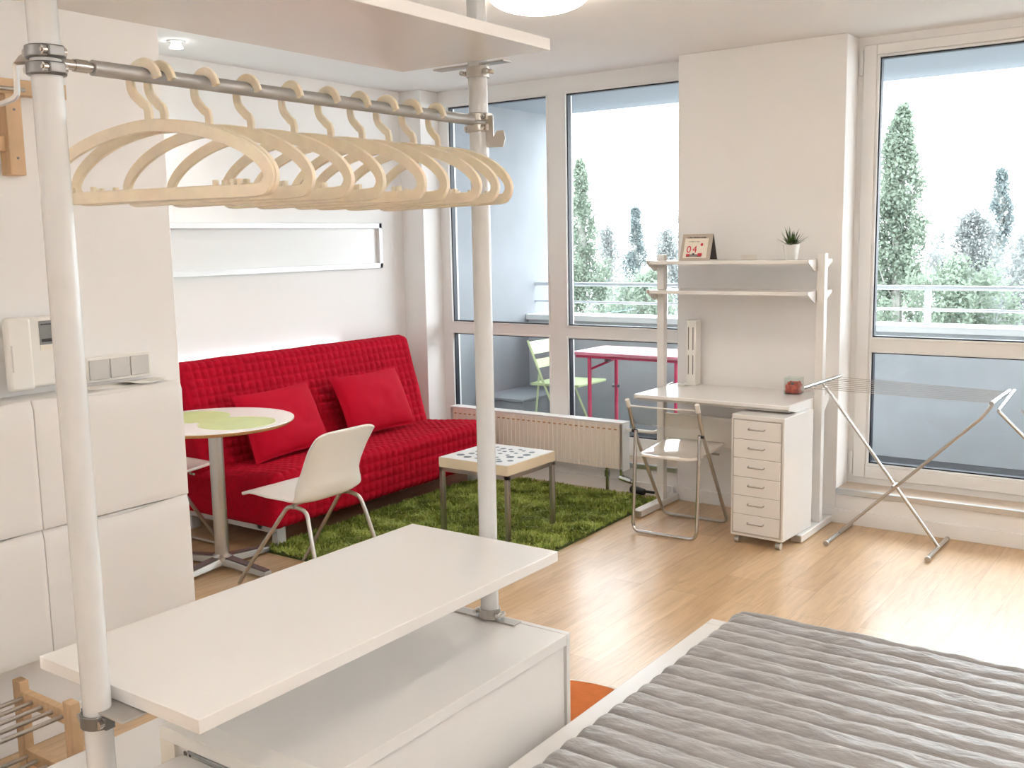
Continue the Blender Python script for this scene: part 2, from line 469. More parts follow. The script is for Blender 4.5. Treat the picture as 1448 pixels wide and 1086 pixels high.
t = thing('balcony_chair', 'pale lime folding chair beside the red table on the balcony', 'chair', (-4.1, 6.45, BF))
B0 = BF
for y in (6.25, 6.63):
    MB().tube([(-4.33, y, B0 + 0.76), (-4.17, y, B0 + 0.40), (-3.98, y, B0)], 0.011, 8, sec=[(-.013, -.007), (.013, -.007), (.013, .007), (-.013, .007)]).build('leg', M['lime'], t)
    MB().tube([(-4.24, y + .02, B0 + 0.54), (-4.30, y + .02, B0)], 0.011, 8, sec=[(-.012, -.006), (.012, -.006), (.012, .006), (-.012, .006)]).build('leg', M['lime'], t)
MB().prism([(-4.30, B0 + .425), (-3.88, B0 + .435), (-3.88, B0 + .455), (-4.30, B0 + .447)], 'y', 6.24, 6.64).build('seat', M['lime'], t, bevel=0.005)
for z0, z1 in ((0.66, 0.75), (0.56, 0.62)):
    xa = -4.33 + (0.76 - z0) * 0.44; xb = -4.33 + (0.76 - z1) * 0.44
    MB().prism([(xa - .006, B0 + z0), (xa + .008, B0 + z0), (xb + .008, B0 + z1), (xb - .006, B0 + z1)], 'y', 6.25, 6.63).build('back_slat', M['lime'], t)
t = thing('planter_box', 'pale grey low box against the side wall of the balcony', 'box', (-4.62, 6.65, BF))
MB().box(-4.84, -4.42, 6.30, 6.98, BF, 0.33).build('box_body', M['conc'], t, bevel=0.01)
MB().box(-4.84, -4.40, 6.28, 6.985, 0.33, 0.35).build('lid', M['conc'], t, bevel=0.004)

# ------------------------------------------------------------------ trees beyond the balcony
M['bark'] = mat('grey_bark', (0.26, 0.25, 0.23), 0.9, var=0.2, vscale=8)
def leafmat(name, c):
    m = D.materials.new(name); m.use_nodes = True
    nt = m.node_tree; nt.nodes.clear(); N = nt.nodes
    o = N.new('ShaderNodeOutputMaterial'); d = N.new('ShaderNodeBsdfDiffuse'); tl = N.new('ShaderNodeBsdfTranslucent'); x = N.new('ShaderNodeMixShader')
    tc = N.new('ShaderNodeTexCoord'); nz = N.new('ShaderNodeTexNoise'); nz.inputs['Scale'].default_value = 1.6
    r = N.new('ShaderNodeValToRGB')
    r.color_ramp.elements[0].position = 0.35; r.color_ramp.elements[1].position = 0.65
    r.color_ramp.elements[0].color = (*[q * 0.85 for q in c], 1); r.color_ramp.elements[1].color = (*[q * 1.15 for q in c], 1)
    nt.links.new(tc.outputs['Object'], nz.inputs['Vector']); nt.links.new(nz.outputs['Fac'], r.inputs[0])
    nt.links.new(r.outputs[0], d.inputs[0]); nt.links.new(r.outputs[0], tl.inputs[0])
    x.inputs[0].default_value = 0.5
    nt.links.new(d.outputs[0], x.inputs[1]); nt.links.new(tl.outputs[0], x.inputs[2]); nt.links.new(x.outputs[0], o.inputs[0])
    return m
M['leafA'] = leafmat('hazed_poplar_leaf', (0.20, 0.24, 0.19))  # leaf colours paled and greyed, standing in for haze in the air
M['leafB'] = leafmat('hazed_blue_green_leaf', (0.20, 0.235, 0.235))
M['leafC'] = leafmat('hazed_grey_green_leaf', (0.27, 0.285, 0.28))
GZ = -9.0
def tree(label, x, y, top, rad, m, n, kind='poplar', seed=0, size=0.036, low=-4.5):
    rs = np.random.RandomState(seed); n = int(n * 4.6)
    t = thing('poplar_tree' if kind == 'poplar' else 'leafy_tree', label, 'tree', (x, y, GZ), group='trees beyond the balcony')
    H = top - low
    def env(h):      # crown radius at height fraction h
        if kind == 'poplar': return rad * min(1.0, (1 - h) * 1.55 + 0.05) ** 0.8 * min(1, 0.55 + h * 2)
        return rad * math.sqrt(max(0.02, 1 - (max(0, h - .45) / .55) ** 2))
    br = MB()
    br.tube([(x, y, GZ), (x + .05, y, (GZ + top) / 2), (x, y, top - 0.3)], 0.10, 8)
    C_ = []
    for i in range(150 if kind == 'poplar' else 170):
        h = rs.rand() ** 0.85; a = rs.rand() * 2 * PI; r = env(h) * (0.25 + 0.75 * rs.rand() ** 0.6) * (1.0 + 0.9 * noise.noise(Vector((math.cos(a) * 1.3 + seed * 7, math.sin(a) * 1.3, h * 9))))
        p = (x + r * math.cos(a), y + r * math.sin(a), low + H * h)
        C_.append(p)
        if i % 3 == 0:
            dz = (1.6 if kind == 'poplar' else .7) * r
            br.tube([(x, y, p[2] - dz), (x + (p[0] - x) * .6, y + (p[1] - y) * .6, p[2] - dz * .5), p], 0.014, 5)
    for i in range(8):
        C_.append((x + rs.normal(0, .04), y + rs.normal(0, .04), top - .05 - i * .12))
    br.build('trunk', M['bark'], t)
    C_ = np.array(C_); k = rs.randint(0, len(C_), n)
    sp = (0.13 if kind == 'poplar' else 0.2)
    hf = np.clip((C_[k][:, 2] - low) / H, 0, 1)
    P = C_[k] + rs.normal(0, 1, (n, 3)) * np.array((sp, sp, sp * 1.7)) * (1.15 - .75 * hf)[:, None]
    U = rs.normal(0, 1, (n, 3)); U /= np.linalg.norm(U, axis=1)[:, None]
    V = np.cross(U, rs.normal(0, 1, (n, 3))); V /= np.linalg.norm(V, axis=1)[:, None]
    sz = size * (0.6 + 0.8 * rs.rand(n))[:, None]
    vs = np.stack((P - U * sz, P + V * sz * .6, P + U * sz, P - V * sz * .6), 1).reshape(-1, 3)
    me = MB(); me.v = [tuple(v) for v in vs]; me.f = [(4 * i, 4 * i + 1, 4 * i + 2, 4 * i + 3) for i in range(n)]; me.m = [0] * n
    o = me.build('foliage', m, t, fix=False, ang=180)
    o['kind'] = 'stuff'
    return t
def tr(label, rx, rz, Y, rad, m, n, **k):
    tree(label, rx * Y, Y, 1.55 + rz * Y, rad, m, n, **k)
tr('tall pale green poplar seen right of the middle window post', -0.616, 0.084, 22, 0.85, M['leafA'], 6500, seed=1)
tr('grey sparse tree just right of the tall poplar in the left window', -0.580, 0.012, 26, 0.7, M['leafC'], 2400, kind='leafy', seed=2)
tr('slim blue-green poplar in the middle of the left window', -0.546, 0.032, 30, 0.62, M['leafB'], 4500, seed=3)
tr('dark poplar half hidden by the pillar edge in the left window', -0.480, 0.075, 24, 0.75, M['leafB'], 3500, seed=4)
tr('grey leafy tree behind the desk shelf post in the left window', -0.508, 0.004, 22, 0.6, M['leafC'], 2400, kind='leafy', seed=5)
tr('tallest green poplar at the left edge of the right window', -0.268, 0.112, 19, 0.80, M['leafA'], 9000, seed=6)
tr('pale broad tree right of the tallest poplar in the right window', -0.205, 0.014, 24, 1.1, M['leafC'], 6000, kind='leafy', seed=7)
tr('small dark poplar rising behind the pale trees in the right window', -0.180, 0.052, 30, 0.8, M['leafB'], 4000, seed=8)
tr('pale broad tree at the right edge of the right window', -0.148, 0.008, 22, 1.1, M['leafC'], 6000, kind='leafy', seed=9)
tr('low green tree between the poplars in the left window', -0.53, -0.045, 19, 1.6, M['leafA'], 6500, kind='leafy', seed=10)
tr('low green tree under the pale trees in the right window', -0.215, -0.035, 18, 1.7, M['leafA'], 7500, kind='leafy', seed=11)
struct('ground', bx(-80, 60, 8.5, 140, GZ - 0.3, GZ), mat('meadow', (0.20, 0.205, 0.19), 0.9, var=0.3, vscale=0.3))
# ------------------------------------------------------------------ ceiling lamp, spots and added fill lamps
def ceiling_lamp(x, y, r, label, strength, col=(1.0, 0.86, 0.70)):
    t = thing('ceiling_lamp', label, 'lamp', (x, y, CZ))
    MB().lathe([(r * .98, -0.001), (r * .98, -0.028)], (x, y, CZ), 48).build('base_ring', M['plast'], t)
    prof = [(r, -0.02)] + [(r * math.cos(a), -0.025 - 0.07 * math.sin(a)) for a in np.linspace(0.05, PI / 2 - .02, 9)] + [(0.0001, -0.095)]
    MB().lathe(prof, (x, y, CZ), 48).build('glass_shade', emit_mat('lit_opal_glass', col, strength * LAMP_K), t, ang=180)
    return t
ceiling_lamp(-2.43, 3.63, 0.205, 'round opal ceiling lamp glowing above the room', 14)
ceiling_lamp(-0.1, 1.3, 0.26, 'round opal ceiling lamp added out of view above the bed for fill light', 10, (1, 0.92, 0.84))  # unseen extra lamp, added to brighten the room
def uplighter(x, y, label, strength):  # invented lamps outside the view that lift the room's brightness
    t = thing('added_fill_lamp', label, 'lamp', (x, y, 0))
    MB().lathe([(.14, 0), (.14, .015), (.02, .03)], (x, y, 0), 32).build('base', M['steel'], t)
    MB().cyl((x, y, .02), (x, y, 1.76), .012, n=14).build('pole', M['steel'], t)
    MB().lathe([(.015, 1.74), (.10, 1.78), (.17, 1.86), (.172, 1.862), (.10, 1.79), (.015, 1.75)], (x, y, 0), 40).build('bowl', M['lac'], t)
    MB().lathe([(.0001, 1.825), (.12, 1.825)], (x, y, 0), 32).build('bulb_disc', emit_mat('added_fill_glow', (1, 0.95, 0.905), strength * LAMP_K), t)
uplighter(1.75, 3.6, 'floor uplighter added out of view by the right wall for fill light', 620)
uplighter(1.2, -1.0, 'floor uplighter added out of view behind the bed head for fill light', 440)
uplighter(-2.4, -1.6, 'floor uplighter added out of view by the entrance for fill light', 200)
def spot(x, y, label):
    t = thing('ceiling_spot', label, 'spotlight', (x, y, CZ), group='recessed spots above the sofa')
    MB().lathe([(0.030, -0.004), (0.045, -0.006), (0.047, 0.0)], (x, y, CZ), 24).build('ring', M['alu'], t)
    MB().lathe([(0.022, -0.003), (0.026, -0.022), (0.034, -0.034), (0.0001, -0.036)], (x, y, CZ), 24).build('bulb', emit_mat('lit_bulb', (1, 0.95, 0.9), 5), t)
    l = D.lights.new('spot_light', 'SPOT'); l.energy = 9; l.spot_size = 2.3; l.spot_blend = 0.8; l.color = (1, 0.95, 0.9); l.shadow_soft_size = 0.03
    lo = D.objects.new('spot_light', l); COL.objects.link(lo); lo.parent = t; lo.location = (0, 0, -0.045)
    return t
spot(-4.42, 3.34, 'small recessed ceiling spot above the left part of the sofa')

# ------------------------------------------------------------------ picture frame and light strip on the sofa wall
t = thing('picture_frame', 'long narrow white-silver picture frame hung above the red sofa', 'picture', (-4.77, 4.4, 1.38))
f = MB(); y0, y1, z0, z1 = 3.2, 5.165, 1.385, 1.685
for q in ((y0, y1, z0, z0 + .035), (y0, y1, z1 - .035, z1), (y0, y0 + .03, z0, z1), (y1 - .03, y1, z0, z1)):
    f.box(-4.79, -4.758, q[0], q[1], q[2], q[3])
f.build('frame', M['silver'], t, bevel=0.003)
bx(-4.789, -4.782, y0 + .03, y1 - .03, z0 + .035, z1 - .035).build('panel', M['frost'], t)
t = thing('light_strip', 'cool white light strip on the wall along the top of the sofa back', 'light', (-4.775, 3.6, 0.852))
bx(-4.789, -4.765, 2.5, 4.75, 0.852, 0.872).build('channel', M['alu'], t)
bx(-4.787, -4.768, 2.52, 4.73, 0.872, 0.877).build('diffuser', emit_mat('lit_strip', (0.55, 0.95, 1.0), 11), t)

# ------------------------------------------------------------------ radiator
t = thing('radiator', 'cream ribbed panel radiator below the left window behind the sofa', 'radiator', (-3.65, 5.34, 0.15))
X0, X1 = -4.32, -2.985
bodyp = MB()
nr = 40; pts = []
for i in range(nr * 8 + 1):
    x = X0 + 0.025 + (X1 - X0 - 0.05) * i / (nr * 8); ph = (i % 8) / 8
    pts.append((x, 5.298 + (0.0035 if 0.12 < ph < 0.45 else 0.0)))
poly = pts + [(X1 - .025, 5.312), (X0 + .025, 5.312)]
bodyp.prism(poly, 'z', 0.165, 0.438)
bodyp.box(X0 + .02, X1 - .02, 5.352, 5.366, 0.165, 0.438)
for z, mi in ((0.405, 1), (0.185, 2)):
    for i in range(32):
        x = X0 + .05 + i * (X1 - X0 - .1) / 31; bodyp.box(x - .009, x + .009, 5.2945, 5.299, z, z + .007, mi)
bodyp.build('front_panel', [M['radi'], M['edgewood'], M['lac']], t)
g = MB().box(X0, X1, 5.296, 5.385, 0.440, 0.452)
for i in range(50):
    x = X0 + .04 + i * (X1 - X0 - .08) / 49; g.box(x - .008, x + .008, 5.31, 5.37, 0.4515, 0.4525)
g.build('top_grille', M['lac'], t, bevel=0.002)
for x in (X0, X1 - .006):
    MB().box(x, x + .006, 5.298, 5.385, 0.152, 0.44).build('side_panel', M['lac'], t, bevel=0.002)
MB().tube([(X1, 5.345, 0.405), (-2.80, 5.345, 0.405), (-2.80, 5.40, 0.405)], 0.011, 10, fil=0.02).build('pipe', M['lac'], t)
MB().tube([(-3.12, 5.345, 0.155), (-3.12, 5.345, 0.0)], 0.011, 10).cyl((-3.12, 5.345, 0.10), (-3.12, 5.345, 0.14), 0.017, n=8).build('pipe', M['chrome'], t)
MB().tube([(-3.02, 5.345, 0.155), (-3.02, 5.345, 0.10), (-2.93, 5.335, 0.085), (-2.92, 5.33, 0.0)], 0.012, 10, fil=0.02).cyl((-3.03, 5.345, 0.105), (-2.95, 5.34, 0.09), 0.019, n=8).build('valve', M['chrome'], t)
MB().cyl((-2.925, 5.30, 0.055), (-2.83, 5.28, 0.05), 0.024, 0.02, n=12).box(-2.83, -2.76, 5.275, 5.285, 0.048, 0.064).build('valve_handle', M['black'], t, bevel=0.003)

# ------------------------------------------------------------------ sofa
t = thing('sofa_bed', 'red quilted sofa bed along the white wall', 'sofa', (-4.3, 4.3, 0))
SY0, SY1 = 3.36, 5.24
def quilt_sweep(name, prof, tile_s, tile_y, amp, endr, ry=0.03, trim=0.0):
    SY0, SY1 = 3.36 + trim, 5.24 - trim
    """closed cross-section in X-Z swept along Y, with quilt tiles pushed out along the section normal"""
    P = [Vector((p[0], 0, p[1])) for p in prof]
    P = fillet(P, endr, True, 8)
    # resample at even steps
    L = [0]
    for i in range(len(P)): L.append(L[-1] + (P[(i + 1) % len(P)] - P[i]).length)
    tot = L[-1]; ns = int(round(tot / tile_s)) * 6
    R = []
    j = 0
    for i in range(ns):
        d = tot * i / ns
        while L[j + 1] < d: j += 1
        a, b = P[j], P[(j + 1) % len(P)]; f_ = (d - L[j]) / max(1e-9, L[j + 1] - L[j]); R.append(a.lerp(b, f_))
    cen = sum(R, Vector()) / ns
    Nn = []
    for i in range(ns):
        tt = (R[(i + 1) % ns] - R[i - 1]).normalized(); q = Vector((tt.z, 0, -tt.x))
        if q.dot(R[i] - cen) < 0 and False: q = -q
        Nn.append(q)
    # orientation test
    area = sum(R[i].x * R[(i + 1) % ns].z - R[(i + 1) % ns].x * R[i].z for i in range(ns))
    if area < 0: Nn = [-q for q in Nn]
    ny = int(round((SY1 - SY0) / tile_y)) * 6
    mb = MB(); ys = []
    for k in range(-5, ny + 6):
        if k < 0: a = (k + 5) / 5; y = SY0 + ry * (1 - math.cos(a * PI / 2)) ; ins = ry * (1 - math.sin(a * PI / 2)); tv = 0
        elif k > ny: a = (ny + 5 - k) / 5; y = SY1 - ry * (1 - math.cos(a * PI / 2)); ins = ry * (1 - math.sin(a * PI / 2)); tv = 0
        else: y = SY0 + ry + (SY1 - SY0 - 2 * ry) * k / ny; ins = 0; tv = (k % 6) / 6
        ys.append((y, ins, tv))
    vs = []
    for y, ins, tv in ys:
        for i in range(ns):
            hu = abs(math.sin(PI * (i % 6) / 6)) ** 0.5; hv = abs(math.sin(PI * tv)) ** 0.5
            wob = 0.004 * noise.noise(Vector((R[i].x * 5, y * 4, R[i].z * 5)))
            p = R[i] + Nn[i] * (amp * hu * hv + wob - ins)
            vs.append((p.x, y, p.z))
    nk = len(ys)
    fs = [(a * ns + i, a * ns + (i + 1) % ns, (a + 1) * ns + (i + 1) % ns, (a + 1) * ns + i) for a in range(nk - 1) for i in range(ns)]
    fs += [tuple(range(ns - 1, -1, -1)), tuple(range((nk - 1) * ns, nk * ns))]
    mb.add(vs, fs)
    o = mb.build(name, M['red'], t, ang=180, fix=False)
    for q in (-1, -2): o.data.polygons[q].use_smooth = False
    return o
quilt_sweep('seat', [(-4.66, 0.345), (-3.905, 0.405), (-3.90, 0.122), (-4.66, 0.122)], 0.052, 0.052, 0.009, 0.05, 0.04)
quilt_sweep('backrest', [(-4.445, 0.34), (-4.615, 0.925), (-4.715, 0.925), (-4.66, 0.20), (-4.50, 0.20)], 0.050, 0.052, 0.009, 0.035, 0.035, 0.008)
MB().box(-4.70, -3.97, SY0 + .04, SY0 + .08, 0.09, 0.135).box(-4.70, -3.97, SY1 - .08, SY1 - .04, 0.09, 0.135).box(-4.08, -4.04, SY0 + .04, SY1 - .04, 0.095, 0.132).box(-4.70, -4.66, SY0 + .04, SY1 - .04, 0.09, 0.135).build('frame', M['sofaleg'], t, bevel=0.003)
for x in (-3.985, -4.68):
    for y in (SY0 + .10, SY1 - .14):
        MB().box(x - .02, x + .02, y - .03, y + .03, 0.0, 0.11).build('leg', M['sofaleg'], t, bevel=0.003)

def pillow(label, c, wY, h, lean, twist, rollx):
    mb = MB()
    th = 0.075
    nu = nv = 25
    pts = {}
    R = Matrix.Translation(c) @ Matrix.Rotation(twist, 4, 'Z') @ Matrix.Rotation(lean, 4, 'Y') @ Matrix.Rotation(rollx, 4, 'X')
    for sgn in (1, -1):
        def fn(u, v):
            a, b = u * 2 - 1, v * 2 - 1
            d = max(0, (1 - abs(a) ** 2.6)) ** 0.55 * max(0, (1 - abs(b) ** 2.6)) ** 0.55
            pin = 1 - 0.07 * (1 - abs(b) ** 2) * abs(a) ** 6
            pin2 = 1 - 0.07 * (1 - abs(a) ** 2) * abs(b) ** 6
            wr = 0.006 * noise.noise(Vector((a * 2.2 + c[1] * 9, b * 2.2, sgn))) + 0.004 * noise.noise(Vector((a * 5, b * 5 + c[1], sgn)))
            return R @ Vector((sgn * (th * d + wr * d), a * wY / 2 * pin, b * h / 2 * pin2))
        mb.grid(fn, nu, nv)
    o = mb.build('throw_pillow', M['redp'], None, ang=180)
    m_ = o.modifiers.new('weld', 'WELD'); m_.merge_threshold = 0.0008
    tag(o, label, 'pillow', 'plain red pillows on the sofa')
pillow('plain red pillow on the sofa, nearer the window', (-4.375, 4.615, 0.575), 0.62, 0.40, -0.42, 0.03, 0.0)
pillow('plain red pillow on the sofa, behind the white chair and round table', (-4.365, 3.86, 0.57), 0.60, 0.40, -0.42, 0.06, 0.02)

# ------------------------------------------------------------------ green rug
t = thing('shag_rug', 'grass green shag rug in front of the red sofa', 'rug', (-3.3, 4.35, 0))
RX0, RX1, RY0, RY1 = -4.0, -2.70, 3.36, 5.30
rk = 0.03
MB().prism([(RX0, RY0), (RX1, RY0), (RX1 - .05, RY1 - .02), (RX0, RY1)], 'z', 0.0, 0.012).build('backing', M['rug'], t)
rs = np.random.RandomState(3)
nT = 36000
px = RX0 + (RX1 - RX0) * rs.rand(nT); py = RY0 + (RY1 - RY0) * rs.rand(nT)
px = px - 0.05 * np.clip((py - RY0) / (RY1 - RY0), 0, 1) * (px - RX0) / (RX1 - RX0)
clump = np.array([noise.noise(Vector((a * 9, b * 9, 0))) for a, b in zip(px, py)])
clump2 = np.array([noise.noise(Vector((a * 9, b * 9, 7.3))) for a, b in zip(px, py)])
lean = np.stack((clump * 1.6 + rs.normal(0, .35, nT), clump2 * 1.6 + rs.normal(0, .35, nT)), 1)
hh = 0.030 + 0.014 * rs.rand(nT) + 0.008 * clump
ln = np.clip(np.linalg.norm(lean, axis=1), 0.01, 1.5)[:, None]
ld = lean / np.linalg.norm(lean, axis=1)[:, None]
off = ld * ln * 0.024
ww = 0.0030
sd = np.stack((-ld[:, 1], ld[:, 0]), 1) * ww
b0 = np.stack((px, py), 1)
z0 = np.full((nT, 1), 0.008)
def v3(p, z): return np.concatenate((p, z), 1)
Hh = hh[:, None]
vs = np.stack((v3(b0 - sd, z0), v3(b0 + sd, z0), v3(b0 + off * .35 + sd * 1.1, Hh * .7), v3(b0 + off * .35 - sd * 1.1, Hh * .7), v3(b0 + off, Hh * (1 - .25 * ln)), ), 1).reshape(-1, 3)
mb = MB(); mb.v = [tuple(q) for q in vs]
for i in range(nT):
    a = 5 * i; mb.f += [(a, a + 1, a + 2, a + 3), (a + 3, a + 2, a + 4)]
mb.m = rs.randint(0, 3, nT).repeat(2).tolist()
pile = mb.build('pile', [mat('grass_green_yarn', (0.29, 0.36, 0.06), 0.8), mat('moss_green_yarn', (0.21, 0.29, 0.04), 0.8), mat('olive_green_yarn', (0.38, 0.43, 0.10), 0.8)], t, fix=False, ang=180)
pile['kind'] = 'stuff'

# ------------------------------------------------------------------ dining table
TX, TY, TZ = -3.958, 3.076, 0.73
t = thing('dining_table', 'round white pedestal table with two green circle inlays in front of the sofa', 'table', (TX, TY, 0))
tp = MB().lathe([(0.0001, TZ - .022), (0.355, TZ - .022), (0.372, TZ - .010), (0.374, TZ - .005)], (TX, TY, 0), 72, mi=1)
tp.lathe([(0.374, TZ - .005), (0.373, TZ), (0.0001, TZ)], (TX, TY, 0), 72, mi=0)
pk = []
R_, dd = 0.178, 0.163
for i in range(80):
    a = 2 * PI * i / 80
    # peanut outline of two joined circles with a soft neck
    ca, sa = math.cos(a), math.sin(a)
    best = 0
    for sg in (1, -1):
        bq = ca * dd * sg; disc = bq * bq - (dd * dd - R_ * R_)
        if disc >= 0: best = max(best, bq + math.sqrt(disc))
    pk.append((TX + ca * max(best, 0.085), TY + sa * max(best, 0.085)))
tp.prism(pk, 'z', TZ - .001, TZ + .0012, mi=2)
tp.build('tabletop', [M['ttop'], M['edgewood'], M['tgreen']], t)
MB().cyl((TX, TY, 0.05), (TX, TY, TZ - .022), 0.034, n=32).build('column', M['steel'], t)
MB().lathe([(0.05, 0.045), (0.05, 0.062), (0.036, 0.075)], (TX, TY, 0), 24).build('collar', M['steel'], t)
for k in range(4):
    a = math.radians(3 + 90 * k); ca, sa = math.cos(a), math.sin(a)
    ar = MB()
    def pt(d, wd, z): return (TX + ca * d - sa * wd, TY + sa * d + ca * wd, z)
    vs_ = []
    for d, wd, za, zb in ((0.0, .036, 0.025, 0.062), (0.31, .026, 0.006, 0.03)):
        vs_ += [pt(d, -wd, za), pt(d, wd, za), pt(d, wd * .75, zb), pt(d, -wd * .75, zb)]
    ar.add(vs_, [(0, 1, 5, 4), (1, 2, 6, 5), (2, 3, 7, 6), (3, 0, 4, 7), (0, 3, 2, 1), (4, 5, 6, 7)])
    leg = ar.build('base_arm', M['steel'], t, bevel=0.004)
    tv = MB(); vs_ = []
    for d, wd, zb in ((0.03, .022, 0.0615), (0.30, .016, 0.0325)):
        vs_ += [pt(d, -wd, zb), pt(d, wd, zb), pt(d, wd, zb + .003), pt(d, -wd, zb + .003)]
    tv.add(vs_, [(0, 1, 5, 4), (1, 2, 6, 5), (2, 3, 7, 6), (3, 0, 4, 7), (0, 3, 2, 1), (4, 5, 6, 7)])
    tv.build('arm_inlay', M['tbase'], leg)
    MB().cyl(pt(.29, 0, 0.0), pt(.29, 0, 0.012), 0.014, n=10).build('glide', M['black'], leg)

# ------------------------------------------------------------------ white shell chair
t = thing('shell_chair', 'white plastic shell chair with thin steel legs at the round table', 'chair', (-3.42, 3.165, 0))
prof = spline([(-3.668, 0, 0.424), (-3.645, 0, 0.438), (-3.58, 0, 0.434), (-3.47, 0, 0.417), (-3.36, 0, 0.412), (-3.285, 0, 0.432), (-3.252, 0, 0.485), (-3.238, 0, 0.55), (-3.205, 0, 0.65), (-3.162, 0, 0.747)], 7)
np_ = len(prof)
def shell(u, v):
    p = prof[min(np_ - 1, int(round(v * (np_ - 1))))]
    s = u * 2 - 1
    k = v
    hw = float(np.interp(k, [0, .1, .38, .54, .65, .80, .93, 1], [.188, .198, .196, .205, .202, .181, .184, .177]))
    seat = max(0, 1 - abs(k - .42) / .30); back = max(0, min(1, (k - .48) / .2))
    z = p.z + 0.030 * (abs(s) ** 3) * seat - 0.012 * (1 - abs(s)) * seat * 0
    x = p.x - 0.050 * (abs(s) ** 3.5) * back * (1 - .85 * max(0, (k - .75) / .25))
    if k > .9: z -= 0.018 * (abs(s) ** 6) * (k - .9) / .1
    if k < .10: x += 0.010 * (abs(s) ** 6) * (1 - k / .10)
    return (x, 3.165 + s * hw, z)
MB().grid(shell, 25, np_).build('shell', M['plast'], t, ang=180, solid=0.009)
for sy in (-1, 1):
    y = 3.165 + sy * 0.165; yb = 3.165 + sy * 0.2
    MB().tube([(-3.34, y, 0.405), (-3.39, y, 0.400), (-3.66, yb, 0.06), (-3.705, yb, 0.0)], 0.0095, 10, fil=0.04).build('leg', M['steel'], t)
    MB().tube([(-3.33, y, 0.405), (-3.268, y, 0.395), (-3.245, y + sy * .01, 0.33), (-3.145, yb + sy * .01, 0.0)], 0.0095, 10, fil=0.03).build('leg', M['steel'], t)
MB().tube([(-3.39, 3.02, 0.400), (-3.39, 3.31, 0.400)], 0.006, 8).build('crossbar', M['steel'], t)

# ------------------------------------------------------------------ coffee table
t = thing('coffee_table', 'small square white table with a dark dot pattern standing on the green rug', 'table', (-3.185, 4.30, 0))
cx0, cx1, cy0, cy1 = -3.41, -2.962, 4.078, 4.515
tp = MB().box(cx0, cx1, cy0, cy1, 0.372, 0.4235, mi=1).box(cx0 + .002, cx1 - .002, cy0 + .002, cy1 - .002, 0.4235, 0.425, mi=0)
rs = np.random.RandomState(12); placed = []
for _ in range(4000):
    x, y = rs.uniform(cx0 + .06, cx1 - .06), rs.uniform(cy0 + .06, cy1 - .06); r = rs.choice([.012, .017, .022])
    if all(math.hypot(x - a, y - b) > r + c + .016 for a, b, c in placed):
        placed.append((x, y, r)); tp.lathe([(r, 0.4248), (r, 0.4257), (.0001, .4257)], (x, y, 0), 14, mi=2)
    if len(placed) > 32: break
tp.build('tabletop', [M['coffee'], M['coffedge'], M['dots']], t)
for x in (cx0 + .012, cx1 - .012):
    for y in (cy0 + .012, cy1 - .012):
        MB().box(x - .012, x + .012, y - .012, y + .012, 0.012, 0.352).build('leg', M['steel'], t, bevel=0.002)
MB().box(cx0, cx1, cy0, cy0 + .024, .350, .372).box(cx0, cx1, cy1 - .024, cy1, .350, .372).box(cx0, cx0 + .024, cy0, cy1, .350, .372).box(cx1 - .024, cx1, cy0, cy1, .350, .372).build('apron', M['steel'], t)

# ------------------------------------------------------------------ folding chairs (local frame: faces +Y)
def folding_chair(label, loc, rz):
    t = thing('folding_chair', label, 'chair', loc, rz)
    hw = 0.185; r = 0.0095
    MB().tube([(-hw - .01, -.225, .70), (-hw - .01, -.155, .545), (-hw - .005, .20, 0.012), (hw + .005, .20, .012), (hw + .01, -.155, .545), (hw + .01, -.225, .70)], r, 10, fil=.045).build('back_frame', M['steel'], t, world=False)
    MB().tube([(-hw + .004, -.165, .55), (-hw + .004, -.20, .012), (hw - .004, -.20, .012), (hw - .004, -.165, .55)], r, 10, fil=.045).build('front_frame', M['chrome'], t, world=False)
    for sx_ in (-1, 1):
        MB().tube([(sx_ * (hw + .01), -.217, .682), (sx_ * (hw + .01), -.235, .722)], 0.0125, 10).build('end_cap', M['plast'], t, world=False)
        MB().cyl((sx_ * (hw - .012), -.163, .545), (sx_ * (hw + .018), -.163, .545), .009, n=10).build('pivot', M['black'], t, world=False)
        MB().cyl((sx_ * (hw - .03), .06, .415), (sx_ * (hw + .01), .055, .415), .006, n=8).build('seat_bolt', M['steel'], t, world=False)
    def seat(u, v):
        a, b = u * 2 - 1, v * 2 - 1
        x = a * .172 * (1 - .26 * max(0, -b) ** 7 - .04 * max(0, b) ** 3); y = b * .205 + .012 * a * a * max(0, -b) ** 3
        z = .430 + .010 * b - .012 * (1 - a * a) * (1 - b * b) + .004 * b * b
        return (x, y, z)
    MB().grid(seat, 17, 17).build('seat', M['seatw'], t, world=False, ang=180, solid=0.014, bevel=0.004)
    def back(u, v):
        a = u * 2 - 1
        return (a * (hw + .002), -.165 - .06 * v - .018 * (1 - a * a), .585 + .10 * v)
    MB().grid(back, 15, 6).build('back_panel', M['clear'], t, world=False, ang=180, solid=0.005)
    MB().tube([(-hw, -.222, .688), (0, -.240, .688), (hw, -.222, .688)], .004, 8, fil=.1).build('back_rim', M['plast'], t, world=False)
    return t
folding_chair('glossy white folding chair with steel tube legs pushed up to the desk', (-2.385, 4.855, 0), 0.03)
folding_chair('white folding chair half hidden behind the wall cabinets at the end of the sofa', (-4.44, 3.10, 0), 0.0)

